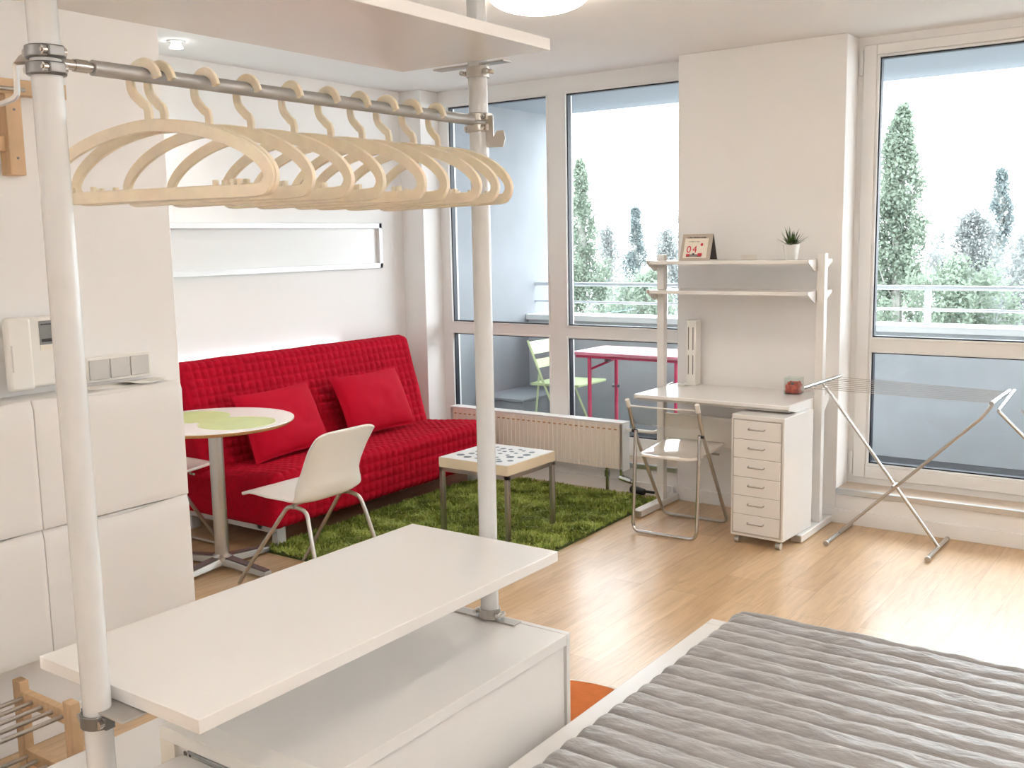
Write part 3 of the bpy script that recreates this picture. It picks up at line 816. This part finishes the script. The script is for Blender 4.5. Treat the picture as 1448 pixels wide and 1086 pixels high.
# ------------------------------------------------------------------ desk with shelves
t = thing('desk', 'white desk with two shelves between uprights against the pillar', 'desk', (-2.22, 5.15, 0))
PXL, PXR, PY = -2.685, -1.768, 5.225
MB().prism([(-2.655, 4.85), (-1.797, 4.85), (-1.797, 5.375), (-2.655, 5.375)], 'z', 0.692, 0.712).build('desktop', M['deskw'], t, bevel=0.004)
for x in (PXL, PXR):
    MB().box(x - .021, x + .021, PY - .022, PY + .022, 0.04, 1.458).build('upright', M['lac'], t, bevel=0.002)
    MB().box(x - .028, x + .028, 4.925, 5.392, 0.004, 0.042).build('foot', M['lac'], t, bevel=0.004)
    MB().box(x - .027, x + .027, 4.917, 4.926, 0.006, 0.040).build('foot_cap', M['steel'], t, bevel=0.002)
    MB().prism([(5.245, .70), (5.36, .715), (5.36, .68), (5.245, .58)], 'x', x - .004, x + .004).build('gusset', M['lac'], t)
for x0_, x1_ in ((-2.664, -2.656), (-1.797, -1.789)):
    MB().prism([(4.85, .712), (5.21, .712), (5.21, .632), (5.12, .632), (4.85, .688)], 'x', x0_, x1_).build('side_bracket', M['lac'], t, bevel=0.002)
MB().box(-2.664, -1.789, PY - .009, PY + .009, 0.385, 0.555).build('modesty_panel', M['plast'], t, bevel=0.003)
MB().box(-2.655, -1.797, 4.87, 4.885, .678, .692).build('front_rail', M['steel'], t)
for zs in (1.405, 1.243):
    sh = MB().box(-2.70, -1.80, 5.095, 5.355, zs, zs + .020).build('shelf', M['deskw'], t, bevel=0.003)
    for x in (PXL - .025, PXR - .027):
        MB().prism([(5.085, zs + .022), (5.365, zs + .022), (5.365, zs + .006), (5.27, zs - .038), (5.18, zs - .038), (5.085, zs + .006)], 'x', x - .004, x + .004).build('shelf_bracket', M['lac'], t, bevel=0.001)
    MB().prism([(5.25, zs + .022), (5.37, zs + .022), (5.37, zs + .006), (5.25, zs - .04)], 'x', PXR - .004, PXR + .004).build('shelf_bracket', M['lac'], t, bevel=0.001)
MB().box(PXR - .0225, PXR - .0205, 5.21, 5.222, 1.08, 1.115).build('slot', M['black'], t)

# drawer unit
t = thing('drawer_unit', 'narrow white six-drawer metal unit on casters under the desk', 'cabinet', (-2.055, 4.752, 0), math.radians(-3))
DW, DD, DH = 0.282, 0.365, 0.668
MB().box(0, DW, 0.006, DD, 0.045, DH).build('body', M['lac'], t, bevel=0.004, world=False)
dz = (DH - 0.045 - 0.045) / 6
for k in range(6):
    z0 = 0.064 + k * dz
    d = MB().box(0.016, DW - .016, 0.0, 0.02, z0 + .0015, z0 + dz - .0015).build('drawer', M['radi'] if False else M['lac'], t, bevel=0.0025, world=False)
    zc = z0 + dz * .60
    MB().tube([(DW / 2 - .042, 0.0, zc), (DW / 2 - .042, -.016, zc - .004), (DW / 2 + .042, -.016, zc - .004), (DW / 2 + .042, 0.0, zc)], 0.0035, 8, fil=.01).build('handle', M['chrome'], d, world=False)
MB().box(0.010, DW - .010, 0.0045, 0.0065, 0.058, DH - .02).build('drawer_gap', M['steel'], t, world=False)
for x, y in ((.03, .03), (DW - .03, .03), (.03, DD - .03), (DW - .03, DD - .03)):
    MB().cyl((x - .012, y, .018), (x + .012, y, .018), .018, n=14).box(x - .008, x + .008, y - .008, y + .008, .03, .048).build('caster', M['steel'], t, world=False)

# ---- things on the desk and shelves
SH = 1.425
t = thing('desk_calendar', 'taupe tent calendar with red numerals on the top desk shelf', 'calendar', (-2.45, 5.19, SH))
MB().prism([(5.135, SH), (5.142, SH), (5.192, SH + .143), (5.185, SH + .143)], 'x', -2.535, -2.357).build('front_card', M['calframe'], t)
MB().prism([(5.242, SH), (5.236, SH), (5.187, SH + .143), (5.193, SH + .143)], 'x', -2.535, -2.357).build('back_card', M['calink'], t)
MB().prism([(5.137, SH), (5.24, SH), (5.24, SH + .003), (5.137, SH + .003)], 'x', -2.535, -2.357).build('base_card', M['paper'], t)
def onface(u, z, off): # point on the slanted calendar face
    k = (z - SH) / .143
    return (u, 5.135 + .050 * k - off, z)
def patch(mb, u0, u1, z0, z1, off, mi=0):
    a = [onface(u0, z0, off), onface(u1, z0, off), onface(u1, z1, off), onface(u0, z1, off)]
    b = [(p[0], p[1] + .0006, p[2]) for p in a]
    mb.add(a + b, [(0, 1, 2, 3), (7, 6, 5, 4), (0, 4, 5, 1), (1, 5, 6, 2), (2, 6, 7, 3), (3, 7, 4, 0)], mi)
pg = MB(); patch(pg, -2.517, -2.378, SH + .014, SH + .120, .0008)
page = pg.build('page', M['calpage'], t)
hd = MB()
for i in range(22):
    u = -2.505 + i * .0052; patch(hd, u, u + random.uniform(.003, .0048), SH + .120, SH + .126 + random.uniform(0, .003), .0012)
for i in range(7):
    u = -2.492 + i * .0095; patch(hd, u, u + random.uniform(.003, .007), SH + .100, SH + .104, .0016)
patch(hd, -2.498, -2.408, SH + .020, SH + .024, .0016)
hd.build('fine_print', M['calink'], page)
pc = MB()
patch(pc, -2.498, -2.478, SH + .024, SH + .036, .0018); patch(pc, -2.430, -2.405, SH + .024, SH + .040, .0018)
patch(pc, -2.478, -2.430, SH + .026, SH + .033, .0017, 1); patch(pc, -2.462, -2.450, SH + .033, SH + .040, .0017, 1)
c0 = Vector(onface(-2.413, SH + .086, .0018))
ring = [(c0.x + .008 * math.cos(2 * PI * i / 14), c0.y + .35 * .008 * math.sin(2 * PI * i / 14), c0.z + .008 * math.sin(2 * PI * i / 14)) for i in range(14)]
pc.add(ring, [tuple(range(14))])
pc.build('picture', [M['calred'], M['calink']], page)
fc = D.curves.new('numerals', 'FONT'); fc.body = '04'; fc.size = 0.056; fc.extrude = 0.0004; fc.space_character = 1.25
fo = D.objects.new('numerals_curve', fc); COL.objects.link(fo)
bpy.context.view_layer.update()
me = D.meshes.new_from_object(fo.evaluated_get(bpy.context.evaluated_depsgraph_get()))
D.objects.remove(fo)
tx = MB()
base = onface(-2.500, SH + .043, .0020)
sl = math.atan2(.050, .143)
for v in me.vertices: v.co = Vector((base[0] + v.co.x, base[1] + v.co.y * math.sin(sl) - v.co.z, base[2] + v.co.y * math.cos(sl))) - Vector((-2.45, 5.19, SH))
me.materials.clear(); me.materials.append(M['calred'])
no = D.objects.new('numerals', me); no.parent = page; COL.objects.link(no)

t = thing('potted_plant', 'small spiky green plant in a white tapered pot on the top desk shelf', 'plant', (-1.925, 5.2, SH))
MB().lathe([(.030, 0), (.032, .002), (.0425, .080), (.039, .080), (.036, .066), (.0001, .066)], (-1.925, 5.2, SH), 32).build('pot', M['potw'], t)
lf = MB(); rs = np.random.RandomState(5)
for i in range(46):
    a = rs.rand() * 2 * PI; el = rs.uniform(.35, 1.5); ln_ = rs.uniform(.07, .115)
    d = Vector((math.cos(a) * math.cos(el), math.sin(a) * math.cos(el), math.sin(el)))
    sd_ = d.cross(Vector((0, 0, 1))).normalized(); o_ = Vector((-1.925, 5.2, SH + .066)) + Vector((math.cos(a), math.sin(a), 0)) * .008
    vs_ = []
    for q, wd in ((0, .005), (.4, .0055), (.75, .0035), (1, .0004)):
        p = o_ + d * ln_ * q - Vector((0, 0, .012 * q * q * (1.5 - el)))
        vs_ += [p - sd_ * wd, p + sd_ * wd]
    lf.add(vs_, [(0, 1, 3, 2), (2, 3, 5, 4), (4, 5, 7, 6)])
lf.build('leaves', M['leaf'], t, fix=False, ang=180)

t = thing('slotted_box', 'slim white upright box with two slots standing at the back of the desk', 'box', (-2.54, 5.33, 0.712))
MB().box(-2.57, -2.512, 5.30, 5.372, .718, 1.085).build('case', M['plast'], t, bevel=0.003)
s_ = MB()
for x in (-2.556, -2.528):
    for z0, z1 in ((.775, .885), (.915, 1.045)): s_.box(x - .0022, x + .0022, 5.2990, 5.3005, z0, z1)
s_.build('slots', M['calink'], t)
MB().box(-2.59, -2.505, 5.29, 5.378, .712, .719).build('base', M['plast'], t, bevel=0.002)
t = thing('white_cable_plug', 'small white plug lying on the desk before the slotted box', 'plug', (-2.57, 5.25, .712))
MB().box(-2.60, -2.555, 5.25, 5.27, .712, .724).cyl((-2.555, 5.26, .719), (-2.53, 5.262, .719), .006, n=8).build('plug_body', M['potw'], t, bevel=0.003)

t = thing('candle_box', 'square clear glass holder with red filling at the right end of the desk', 'candle holder', (-1.925, 5.28, .712))
g = MB()
for q in ((-1.965, -1.885, 5.235, 5.238), (-1.965, -1.885, 5.315, 5.318), (-1.965, -1.962, 5.238, 5.315), (-1.888, -1.885, 5.238, 5.315)): g.box(*q, .712, .800)
g.box(-1.965, -1.885, 5.235, 5.318, .712, .716).build('glass', M['candleglass'], t)
rs = np.random.RandomState(9); sb = MB().box(-1.959, -1.891, 5.241, 5.312, .7165, .762)
for i in range(40):
    x, y, z = rs.uniform(-1.952, -1.898), rs.uniform(5.248, 5.305), rs.uniform(.755, .770); r = .010
    sb.lathe([(.0001, -r), (r * .7, -r * .7), (r, 0), (r * .7, r * .7), (.0001, r)], (x, y, z), 8, mi=0 if rs.rand() < .75 else 1)
sb.build('red_filling', [M['candlered'], M['dsteel']], t, ang=180)
t = thing('clear_card_holder', 'low clear plastic holder in the middle of the top desk shelf', 'holder', (-2.16, 5.22, SH))
MB().box(-2.20, -2.115, 5.20, 5.204, SH, SH + .028).box(-2.20, -2.115, 5.204, 5.25, SH, SH + .003).build('holder_body', M['clear'], t)

# ------------------------------------------------------------------ drying rack
t = thing('drying_rack', 'folding chrome drying rack standing before the right window', 'drying rack', (-1.38, 5.15, 0))
MB().tube([(-1.625, 4.95, .014), (-1.625, 5.345, .014)], .012, 10).build('foot', M['chrome'], t)
MB().tube([(-1.138, 4.95, .014), (-1.138, 5.345, .014)], .012, 10).build('foot', M['chrome'], t)
for y, x in ((4.955, -1.625), (5.34, -1.625), (4.955, -1.138), (5.34, -1.138)):
    MB().cyl((x, y - .008, .013), (x, y + .008, .013), .0135, n=12).build('end_cap', M['steel'], t)
LB = ((-1.715, 4.82, .812), (-1.70, 5.335, .812)); RB = ((-.893, 4.965, .78), (-.893, 5.40, .78))
MB().tube(LB, .0105, 10).build('bar', M['chrome'], t)
MB().tube(RB, .0105, 10).build('bar', M['chrome'], t)
MB().tube([(-1.625, 5.16, .02), (-.945, 5.06, .70), (-.900, 5.10, .775)], .0085, 10, fil=.03).build('leg', M['steel'], t)
MB().tube([(-1.138, 5.16, .02), (-1.705, 5.09, .805)], .0085, 10).build('leg', M['chrome'], t)
MB().cyl((-1.345, 5.08, .312), (-1.345, 5.16, .312), .007, n=8).build('pivot', M['steel'], t)
for k in range(8):
    q = (k + .4) / 8; a = Vector(LB[0]).lerp(Vector(LB[1]), q); b = Vector(RB[0]).lerp(Vector(RB[1]), q)
    MB().cyl(a, b, .0016, n=6).build('line', M['steel'], t)
W0 = (-.868, 5.02, .735)
MB().tube([(-.855, 5.30, .80), (-.868, 4.99, .745), (-.62, 4.99, .50), (-.60, 5.32, .54)], .008, 10, fil=.01).tube([(-.80, 5.14, .735), (-.55, 5.14, .49)], .004, 8).tube([(-.74, 5.26, .745), (-.50, 5.26, .50)], .004, 8).build('wing', M['chrome'], t)

# ------------------------------------------------------------------ open wardrobe (poles, shelves, rail)
t = thing('open_wardrobe', 'white two-pole open wardrobe with shelves and a grey clothes rail', 'wardrobe', (-1.65, 1.58, 0))
PX = -1.65; PYA, PYB = 0.985, 2.175; PR = 0.025
for y in (PYA, PYB):
    p = MB().cyl((PX, y, 0.0 if y == PYA else .514), (PX, y, CZ), PR, n=40).build('pole', M['pole'], t)
for z0, x0_, x1_ in ((.724, -1.90, -1.402), (2.006, -1.882, -1.405)):
    MB().box(x0_, x1_, 1.02, 2.146, z0, z0 + .027).build('shelf', [M['lac']], t, bevel=0.0015)
def plate(y, z, up, m, sgn=1):
    """flat mounting plate with a ring clamp around the pole"""
    q = MB().box(PX - .135, PX + .095, y - .018, y + .018, z, z + .004)
    o = q.build('mounting_plate', M[m], t, bevel=0.001)
    zz = z - .030 if not up else z + .004
    MB().lathe([(PR + .0008, 0), (PR + .005, 0), (PR + .005, .026), (PR + .0008, .026), (PR + .0008, 0)], (PX, y, zz), 32).build('collar', M[m], o)
    for s in (-1, 1):
        MB().tube([(PX + s * .028, y - .012, zz + .013), (PX + s * .042, y - .012, zz + .013), (PX + s * .046, y, zz + .013), (PX + s * .042, y + .012, zz + .013), (PX + s * .028, y + .012, zz + .013)], .0045, 8, fil=.006).build('ear', M[m], o)
        MB().cyl((PX + s * .038, y - .022, zz + .013), (PX + s * .038, y + .014, zz + .013), .006, n=12).build('bolt', M['chrome'], o)
plate(PYB, 2.000, False, 'steel')
plate(PYB, .5105, True, 'steel')
def clamp(y, z, m, sgn):
    q = MB()
    for dz_ in (-.024, .003):
        q.lathe([(PR + .0008, 0), (PR + .007, .001), (PR + .007, .021), (PR + .0008, .022), (PR + .0008, 0)], (PX, y, z + dz_), 32)
        for s in (-1, 1): q.box(PX + s * .026 - .010, PX + s * .026 + .010, y - .014, y + .014, z + dz_ + .002, z + dz_ + .020)
    o = q.build('clamp', M[m], t, bevel=0.002)
    for dz_ in (-.013, .014):
        for s in (-1, 1):
            MB().lathe([(.0001, .007), (.006, .005), (.0085, 0)], (0, 0, 0), 16)
            MB().cyl((PX + s * .026, y - .022, z + dz_), (PX + s * .026, y + .02, z + dz_), .0075, n=14).cyl((PX + s * .026, y - .0235, z + dz_), (PX + s * .026, y - .0222, z + dz_), .0035, n=6).build('bolt', M['chrome'], o)
    return o
RZ = 1.861
clamp(PYA, RZ, 'dsteel', 1)
clamp(PYB, RZ - .006, 'steel', -1)
MB().cyl((PX, PYA + .085, RZ), (PX, PYB - .03, RZ), .0135, n=28).build('clothes_rail', M['rail'], t)
MB().cyl((PX, PYA + .02, RZ), (PX, PYA + .09, RZ), .009, n=14).cyl((PX, PYA + .05, RZ), (PX, PYA + .075, RZ), .011, n=14).build('rail_pin', M['chrome'], t)
MB().cyl((PX, PYB - .035, RZ), (PX, PYB - .02, RZ), .009, n=14).build('rail_pin', M['chrome'], t)
# hooks on the two clamps
MB().tube([(PX - .028, PYA, RZ + .008), (PX - .075, PYA - .01, RZ + .010), (PX - .078, PYA - .01, RZ - .052), (PX - .10, PYA - .035, RZ - .066), (PX - .135, PYA - .06, RZ - .05)], .006, 8, fil=.012, sec=[(-.003, -.011), (.003, -.011), (.003, .011), (-.003, .011)]).build('hook', M['steel'], t)
MB().prism([(PX + .026, RZ + .01), (PX + .050, RZ + .01), (PX + .050, RZ - .045), (PX + .062, RZ - .030), (PX + .082, RZ - .030), (PX + .088, RZ - .05), (PX + .080, RZ - .072), (PX + .03, RZ - .070), (PX + .026, RZ - .05)], 'y', PYB - .006, PYB - .002).build('hook', M['steel'], t)
# clamp and plate under the lower shelf at the near pole
q = MB().lathe([(PR + .0008, 0), (PR + .006, 0), (PR + .006, .026), (PR + .0008, .026), (PR + .0008, 0)], (PX, PYA, .690), 32)
for s in (-1, 1): q.box(PX + s * .030 - .009, PX + s * .030 + .009, PYA - .010, PYA + .010, .691, .715)
o = q.build('clamp', M['dsteel'], t, bevel=0.002)
for s in (-1, 1): MB().cyl((PX + s * .030, PYA - .019, .703), (PX + s * .030, PYA + .018, .703), .008, n=14).build('bolt', M['chrome'], o)
MB().box(PX - .03, PX + .095, PYA - .012, PYA + .075, .7195, .7235).build('mounting_plate', M['steel'], t, bevel=0.001)

# ------------------------------------------------------------------ hangers
def make_hanger():
    t = thing('clothes_hanger', '', 'hanger', (PX, 1.178, RZ))
    sec = [(-.0105, -.0045), (.0105, -.0045), (.012, 0), (.0105, .0045), (-.0105, .0045), (-.012, 0)]
    seco = [(-.0082, -.0040), (.0082, -.0040), (.0094, 0), (.0082, .0040), (-.0082, .0040), (-.0094, 0)]
    P = []
    r = .033
    for a in np.linspace(8, 238, 24):
        P.append((r * math.cos(math.radians(a)), 0, -.0120 + r * math.sin(math.radians(a))))
    P += [(-.006, 0, -.050), (.004, 0, -.056), (.007, 0, -.066), (.007, 0, -.090)]
    h = MB().tube(P, .005, sec=seco, nrm=(0, 1, 0))
    for sx_ in (0.0,): pass
    h.build('hook', M['hang'], t, world=False, bevel=0.0012)
    cx = .004
    arc = [(0, -.090), (.07, -.096), (.14, -.110), (.205, -.133), (.250, -.160), (.270, -.186), (.262, -.207), (.235, -.2145)]
    pts = [(cx + a, 0, b) for a, b in arc] + [(cx - a, 0, b) for a, b in reversed(arc[1:])]
    loop = spline(pts[:8] + [(cx + .1, 0, -.2145), (cx - .1, 0, -.2145)] + pts[8:], 5, closed=True)
    b = MB().tube(loop, .006, closed=True, sec=sec, nrm=(0, 1, 0))
    for s in (-1, 1):
        for q in (.190, .205, .150):
            b.box(cx + s * q - .004, cx + s * q + .004, -.004, .004, -.206, -.194)
    b.build('arms', M['hang'], t, world=False, bevel=0.0012)
    return t
HY = [1.172, 1.206, 1.307, 1.41, 1.526, 1.632, 1.73, 1.819, 1.906, 2.0]
HR = [9.8, 4.0, 0.5, -0.5, -6.0, -2.9, -7.5, -3.2, -7.0, -14.0]
words = ['nearest to the left pole, first on the grey rail', 'second from the left pole, close behind the first', 'third from the left pole', 'fourth from the left pole',
         'fifth from the left pole', 'fifth from the right pole', 'fourth from the right pole', 'third from the right pole', 'second from the right pole', 'next to the right pole, last on the grey rail']
h0 = make_hanger()
for i, (y, r) in enumerate(zip(HY, HR)):
    o = h0 if i == 0 else copy_tree(h0)
    o.location = (PX, y, RZ); o.rotation_euler.z = math.radians(r)
    tag(o, 'ivory plastic clothes hanger ' + words[i], 'hanger', 'ivory hangers on the clothes rail')

# ------------------------------------------------------------------ chest under the wardrobe
t = thing('low_chest', 'low white lacquered chest between the wardrobe and the bed', 'chest', (-1.65, 1.7, 0))
CX0, CX1, CY0, CY1 = -1.875, -1.405, 1.26, 2.205
top_ = MB().box(CX0, CX1, 1.325, CY1 - .018, .480, .510).build('top_panel', M['lac'], t, bevel=0.001)
MB().box(CX0, CX1, CY0, 1.324, .482, .513).build('end_strip', M['plast'], t, bevel=0.0015)
MB().box(CX0, CX1, CY1 - .0175, CY1, .462, .511).build('top_edge', M['lac'], t, bevel=0.001)
MB().box(CX0, CX1 - .001, CY1 - .0165, CY1 - .0005, .03, .462).build('far_panel', M['lac'], t, bevel=0.001)
MB().box(CX1 - .020, CX1 - .006, CY0 + .03, CY1 - .024, .03, .480).build('side_panel', M['lac'], t)
MB().box(CX0, CX0 + .016, CY0 + .03, CY1 - .017, .03, .480).build('side_panel', M['lac'], t)
MB().box(CX0, CX0 + .05, CY0, CY0 + .05, .0, .482).build('corner_post', M['lacedge'], t, bevel=0.001)
MB().box(CX1 - .05, CX1, CY0, CY0 + .05, .0, .482).build('corner_post', M['lacedge'], t, bevel=0.001)
for x in (CX0 + .02, CX1 - .06):
    MB().box(x, x + .04, CY1 - .06, CY1 - .02, 0, .03).build('foot', M['lac'], t)
rp = MB().box(CX0 + .05, CX1 - .05, CY0 + .012, CY0 + .022, .440, .482)
rp.build('rail_board', M['plast'], t)
MB().cyl((CX0 + .072, CY0 + .0115, .462), (CX0 + .072, CY0 + .0125, .462), .006, n=12).cyl((CX0 + .088, CY0 + .0115, .462), (CX0 + .088, CY0 + .0125, .462), .004, n=12).build('peg_hole', M['calink'], t)
MB().box(CX0 + .09, CX1 - .05, CY0 + .004, CY0 + .012, .470, .476).build('runner', M['alu'], t)
dr = MB().prism(rrect(-1.80, -1.47, 1.035, 1.262, .018), 'z', .345, .468).build('drawer', M['lac'], t, bevel=0.003)

t = thing('white_low_box', 'plain white low box on the floor between the shoe rack and the wardrobe', 'box', (-2.2, 1.25, 0))
MB().box(-2.40, -1.92, .72, 2.08, 0.0, .225).build('box_body', M['lac'], t, bevel=0.002)
MB().box(-2.405, -1.915, .715, 2.085, .225, .243).build('lid', M['lac'], t, bevel=0.002)

# ------------------------------------------------------------------ wall cabinets
def cabinet(label, y0, z0):
    t = thing('wall_cabinet', label, 'cabinet', (-2.94, y0 + .26, z0), group='white tip-out cabinets on the left wall')
    W_, H_ = .515, .385
    MB().box(-3.028, -2.862, y0 + .001, y0 + W_ - .001, z0, z0 + H_ - .003).build('body', M['cab'], t, bevel=0.004)
    fr = MB()
    n = 28
    def fn(u, v):
        dip = .014 * math.sin(PI * min(1, max(0, (u - .08) / .84))) ** 1.3 if .08 < u < .92 else 0
        z = z0 + v * (H_ + .001 - dip)
        return (-2.852 - .010 * max(0, v - .93) / .07, y0 + .0005 + u * (W_ - .001), z)
    fr.grid(fn, n, 14)
    fr.build('front', M['cab'], t, ang=60, solid=0.012, bevel=0.003)
    return t
cabinet('white tip-out cabinet nearest the sofa, upper row on the left wall', 1.575, .728)
cabinet('white tip-out cabinet nearest the sofa, lower row on the left wall', 1.575, .340)
cabinet('white tip-out cabinet under the intercom, upper row at the left edge', 1.0595, .728)
cabinet('white tip-out cabinet at the left edge, lower row above the shoe rack', 1.0595, .340)

t = thing('intercom', 'white wall intercom with a handset and a grey display above the cabinets', 'intercom', (-3.0, 1.66, 1.13))
MB().box(-3.03, -2.985, 1.600, 1.795, 1.135, 1.347).build('housing', M['plast'], t, bevel=0.008, seg=3)
MB().prism(rrect(1.573, 1.652, 1.130, 1.352, .012), 'x', -2.985, -2.958).build('handset', M['plast'], t, bevel=0.010, seg=3)
MB().box(-2.986, -2.984, 1.655, 1.658, 1.135, 1.347).build('gap', M['calink'], t)
MB().box(-2.9855, -2.9835, 1.690, 1.755, 1.262, 1.335).build('display', M['lcd'], t)
MB().box(-2.984, -2.9828, 1.695, 1.745, 1.270, 1.280).box(-2.984, -2.9828, 1.695, 1.745, 1.322, 1.326).build('display_text', M['black'], t)
MB().box(-2.9855, -2.9838, 1.690, 1.755, 1.245, 1.260).build('label_strip', M['calpage'], t)
MB().box(-2.962, -2.9572, 1.583, 1.588, 1.19, 1.27).build('handset_groove', M['switch'], t)

t = thing('light_switch', 'warm grey triple light switch on the left wall above the cabinet', 'switch', (-3.02, 1.98, 1.12))
MB().box(-3.03, -3.018, 1.855, 2.098, 1.118, 1.203).build('frame', M['plast'], t, bevel=0.002)
for k in range(3):
    y = 1.866 + k * .0755
    MB().box(-3.02, -3.0125, y, y + .070, 1.128, 1.192).build('rocker', M['switch'], t, bevel=0.002)
def sheet(label, pts, z, curl):
    mb = MB()
    a, b, c, d = [Vector((p[0], p[1], 0)) for p in pts]
    def fn(u, v):
        p = (a.lerp(b, u)).lerp(d.lerp(c, u), v)
        return (p.x, p.y, z + curl * (2 * u - 1) ** 2 * (0.4 + .6 * v))
    o = mb.grid(fn, 9, 5).build('paper_sheet', M['paper'], None, solid=0.0008, ang=180)
    tag(o, label, 'paper', 'papers on the cabinet')
sheet('loose white paper on the cabinet below the switch, the longer one', [(-3.0, 1.80), (-2.985, 2.02), (-2.90, 2.01), (-2.905, 1.79)], 1.110, .004)
sheet('white paper with an upturned corner at the right end of the cabinet', [(-2.99, 1.93), (-2.98, 2.075), (-2.885, 2.06), (-2.89, 1.93)], 1.1125, .012)

# ------------------------------------------------------------------ coat rack on the wall
t = thing('coat_rack', 'beech wall coat rack with a metal bar at the upper left', 'coat rack', (-3.0, 1.5, 1.77))
MB().box(-3.028, -2.975, 1.640, 1.688, 1.77, 2.005).build('upright', M['wood'], t, bevel=0.003)
MB().box(-3.028, -2.990, 1.0, 1.640, 1.838, 1.885).build('rail_board', M['wood'], t, bevel=0.003)
MB().box(-3.028, -2.985, 1.0, 1.842, 2.005, 2.05).build('top_board', M['wood'], t, bevel=0.003)
MB().cyl((-2.97, 1.0, 2.018), (-2.97, 1.70, 2.018), .006, n=10).build('bar', M['steel'], t)
for z in (1.96, 1.82): MB().cyl((-2.975, 1.664, z), (-2.973, 1.664, z), .004, n=8).build('screw', M['dsteel'], t)
# ------------------------------------------------------------------ shoe rack
t = thing('shoe_rack', 'beech shoe rack with steel rods on the floor below the cabinets', 'shoe rack', (-2.74, 1.0, 0))
for y in (1.475, .60):
    for x in (-2.865, -2.60):
        MB().box(x - .021, x + .021, y - .014, y + .014, 0.0, .295).build('post', M['wood'], t, bevel=0.002)
    for z in (.225, .045):
        MB().box(-2.85, -2.615, y - .012, y + .012, z, z + .042).build('end_rail', M['wood'], t, bevel=0.002)
for z in (.247, .066):
    for k in range(5):
        x = -2.84 + k * .0525; MB().cyl((x, .60, z), (x, 1.465, z), .0065, n=10).build('rod', M['steel'], t)

# ------------------------------------------------------------------ bed
t = thing('bed', 'low white bed frame under the grey quilt in the foreground', 'bed', (-.5, 2.0, 0))
BX0, BX1, BY0, BY1 = -1.372, .33, .90, 3.03
MB().box(BX0, -1.255, BY0, BY1 - .045, .255, .290).box(BX0, BX0 + .03, BY0, BY1 - .045, .06, .255).build('side_rail', M['lac'], t, bevel=0.002)
MB().box(BX1 - .117, BX1, BY0, BY1 - .045, .255, .290).box(BX1 - .03, BX1, BY0, BY1 - .045, .06, .255).build('side_rail', M['lac'], t, bevel=0.002)
MB().box(BX0, BX1, BY1 - .044, BY1, .06, .2905).build('foot_board', M['lac'], t, bevel=0.002)
MB().box(BX0, BX1, BY0 - .05, BY0, .06, .2905).build('head_board', M['lac'], t, bevel=0.002)
for x in (BX0 + .05, BX1 - .05):
    for y in (BY0 + .05, BY1 - .09):
        MB().box(x - .02, x + .02, y - .02, y + .02, 0, .255).build('leg', M['lac'], t)
MB().box(-1.25, BX1 - .12, BY0 + .01, BY1 - .10, .20, .365).build('mattress', M['mattress'], t, bevel=0.03, seg=3)
# quilt: one continuous cloth over the mattress, channels across the bed
QX0, QX1, QY0, QY1 = -1.19, .22, .93, 2.875
nx, nyq = 150, 640
ch = .0727
def qpt(u, v):
    ea, eb = .11, .09      # drop over the side / over the foot end
    s = -ea + u * (QX1 - QX0 + 2 * ea); q = -.02 + v * (QY1 - QY0 + .02 + eb)
    y = QY0 + min(q, QY1 - QY0); x = QX0 + min(max(s, 0), QX1 - QX0)
    z = .398
    def drop(d):  # rounded edge of radius .03
        r = .03
        if d < r * PI / 2: a = d / r; return r * math.sin(a), r * (1 - math.cos(a))
        return r, r + (d - r * PI / 2)
    if s < 0: h, dz_ = drop(-s); x = QX0 - h - .18 * max(0, dz_ - .03); z -= dz_
    if s > QX1 - QX0: h, dz_ = drop(s - (QX1 - QX0)); x = QX1 + h; z -= dz_
    if q > QY1 - QY0: h, dz_ = drop(q - (QY1 - QY0)); y = QY1 + h; z -= dz_
    wob = .005 * noise.noise(Vector((x * 2.2, q * 1.1, 3)))
    c = abs(math.sin(PI * ((q + wob) / ch + .42))) ** .38
    k = max(0, .3 - z + .09) 
    wr = .0048 * noise.noise(Vector((x * 11 + q * 6, q * 17, 1))) * c + .0038 * noise.noise(Vector((x * 26 - q * 14, q * 26, 5))) * c + .006 * noise.noise(Vector((x * 3, q * 3, 9)))
    top = 1 if z > .39 else .0
    bump = .015 * c - .012 + wr
    if z > .37: return (x, y, max(z + bump, .300))
    d = -1 if s < 0 else (1 if s > QX1 - QX0 else 0)
    if q > QY1 - QY0: return (x + (d * bump), y + bump * .6, max(z, .300))
    return (x + d * bump, y, max(z, .300))
qo = MB().grid(qpt, nx, nyq).build('quilt', M['quilt'], None, ang=180, fix=False)
tag(qo, 'grey channel-quilted bedspread covering the bed in the foreground', 'bedspread')

# ------------------------------------------------------------------ round orange rug
t = thing('round_rug', 'round orange rug with a pale rim between the chest and the bed', 'rug', (-1.72, 2.56, 0))
cxr, cyr, rr_ = -1.72, 2.56, .372
MB().lathe([(rr_ - .012, .0), (rr_ - .012, .007), (.0001, .007)], (cxr, cyr, 0), 72).build('felt', M['orange'], t)
MB().lathe([(rr_, .0), (rr_, .006), (rr_ - .012, .0075), (rr_ - .012, .0)], (cxr, cyr, 0), 72).build('rim', M['orangeedge'], t)
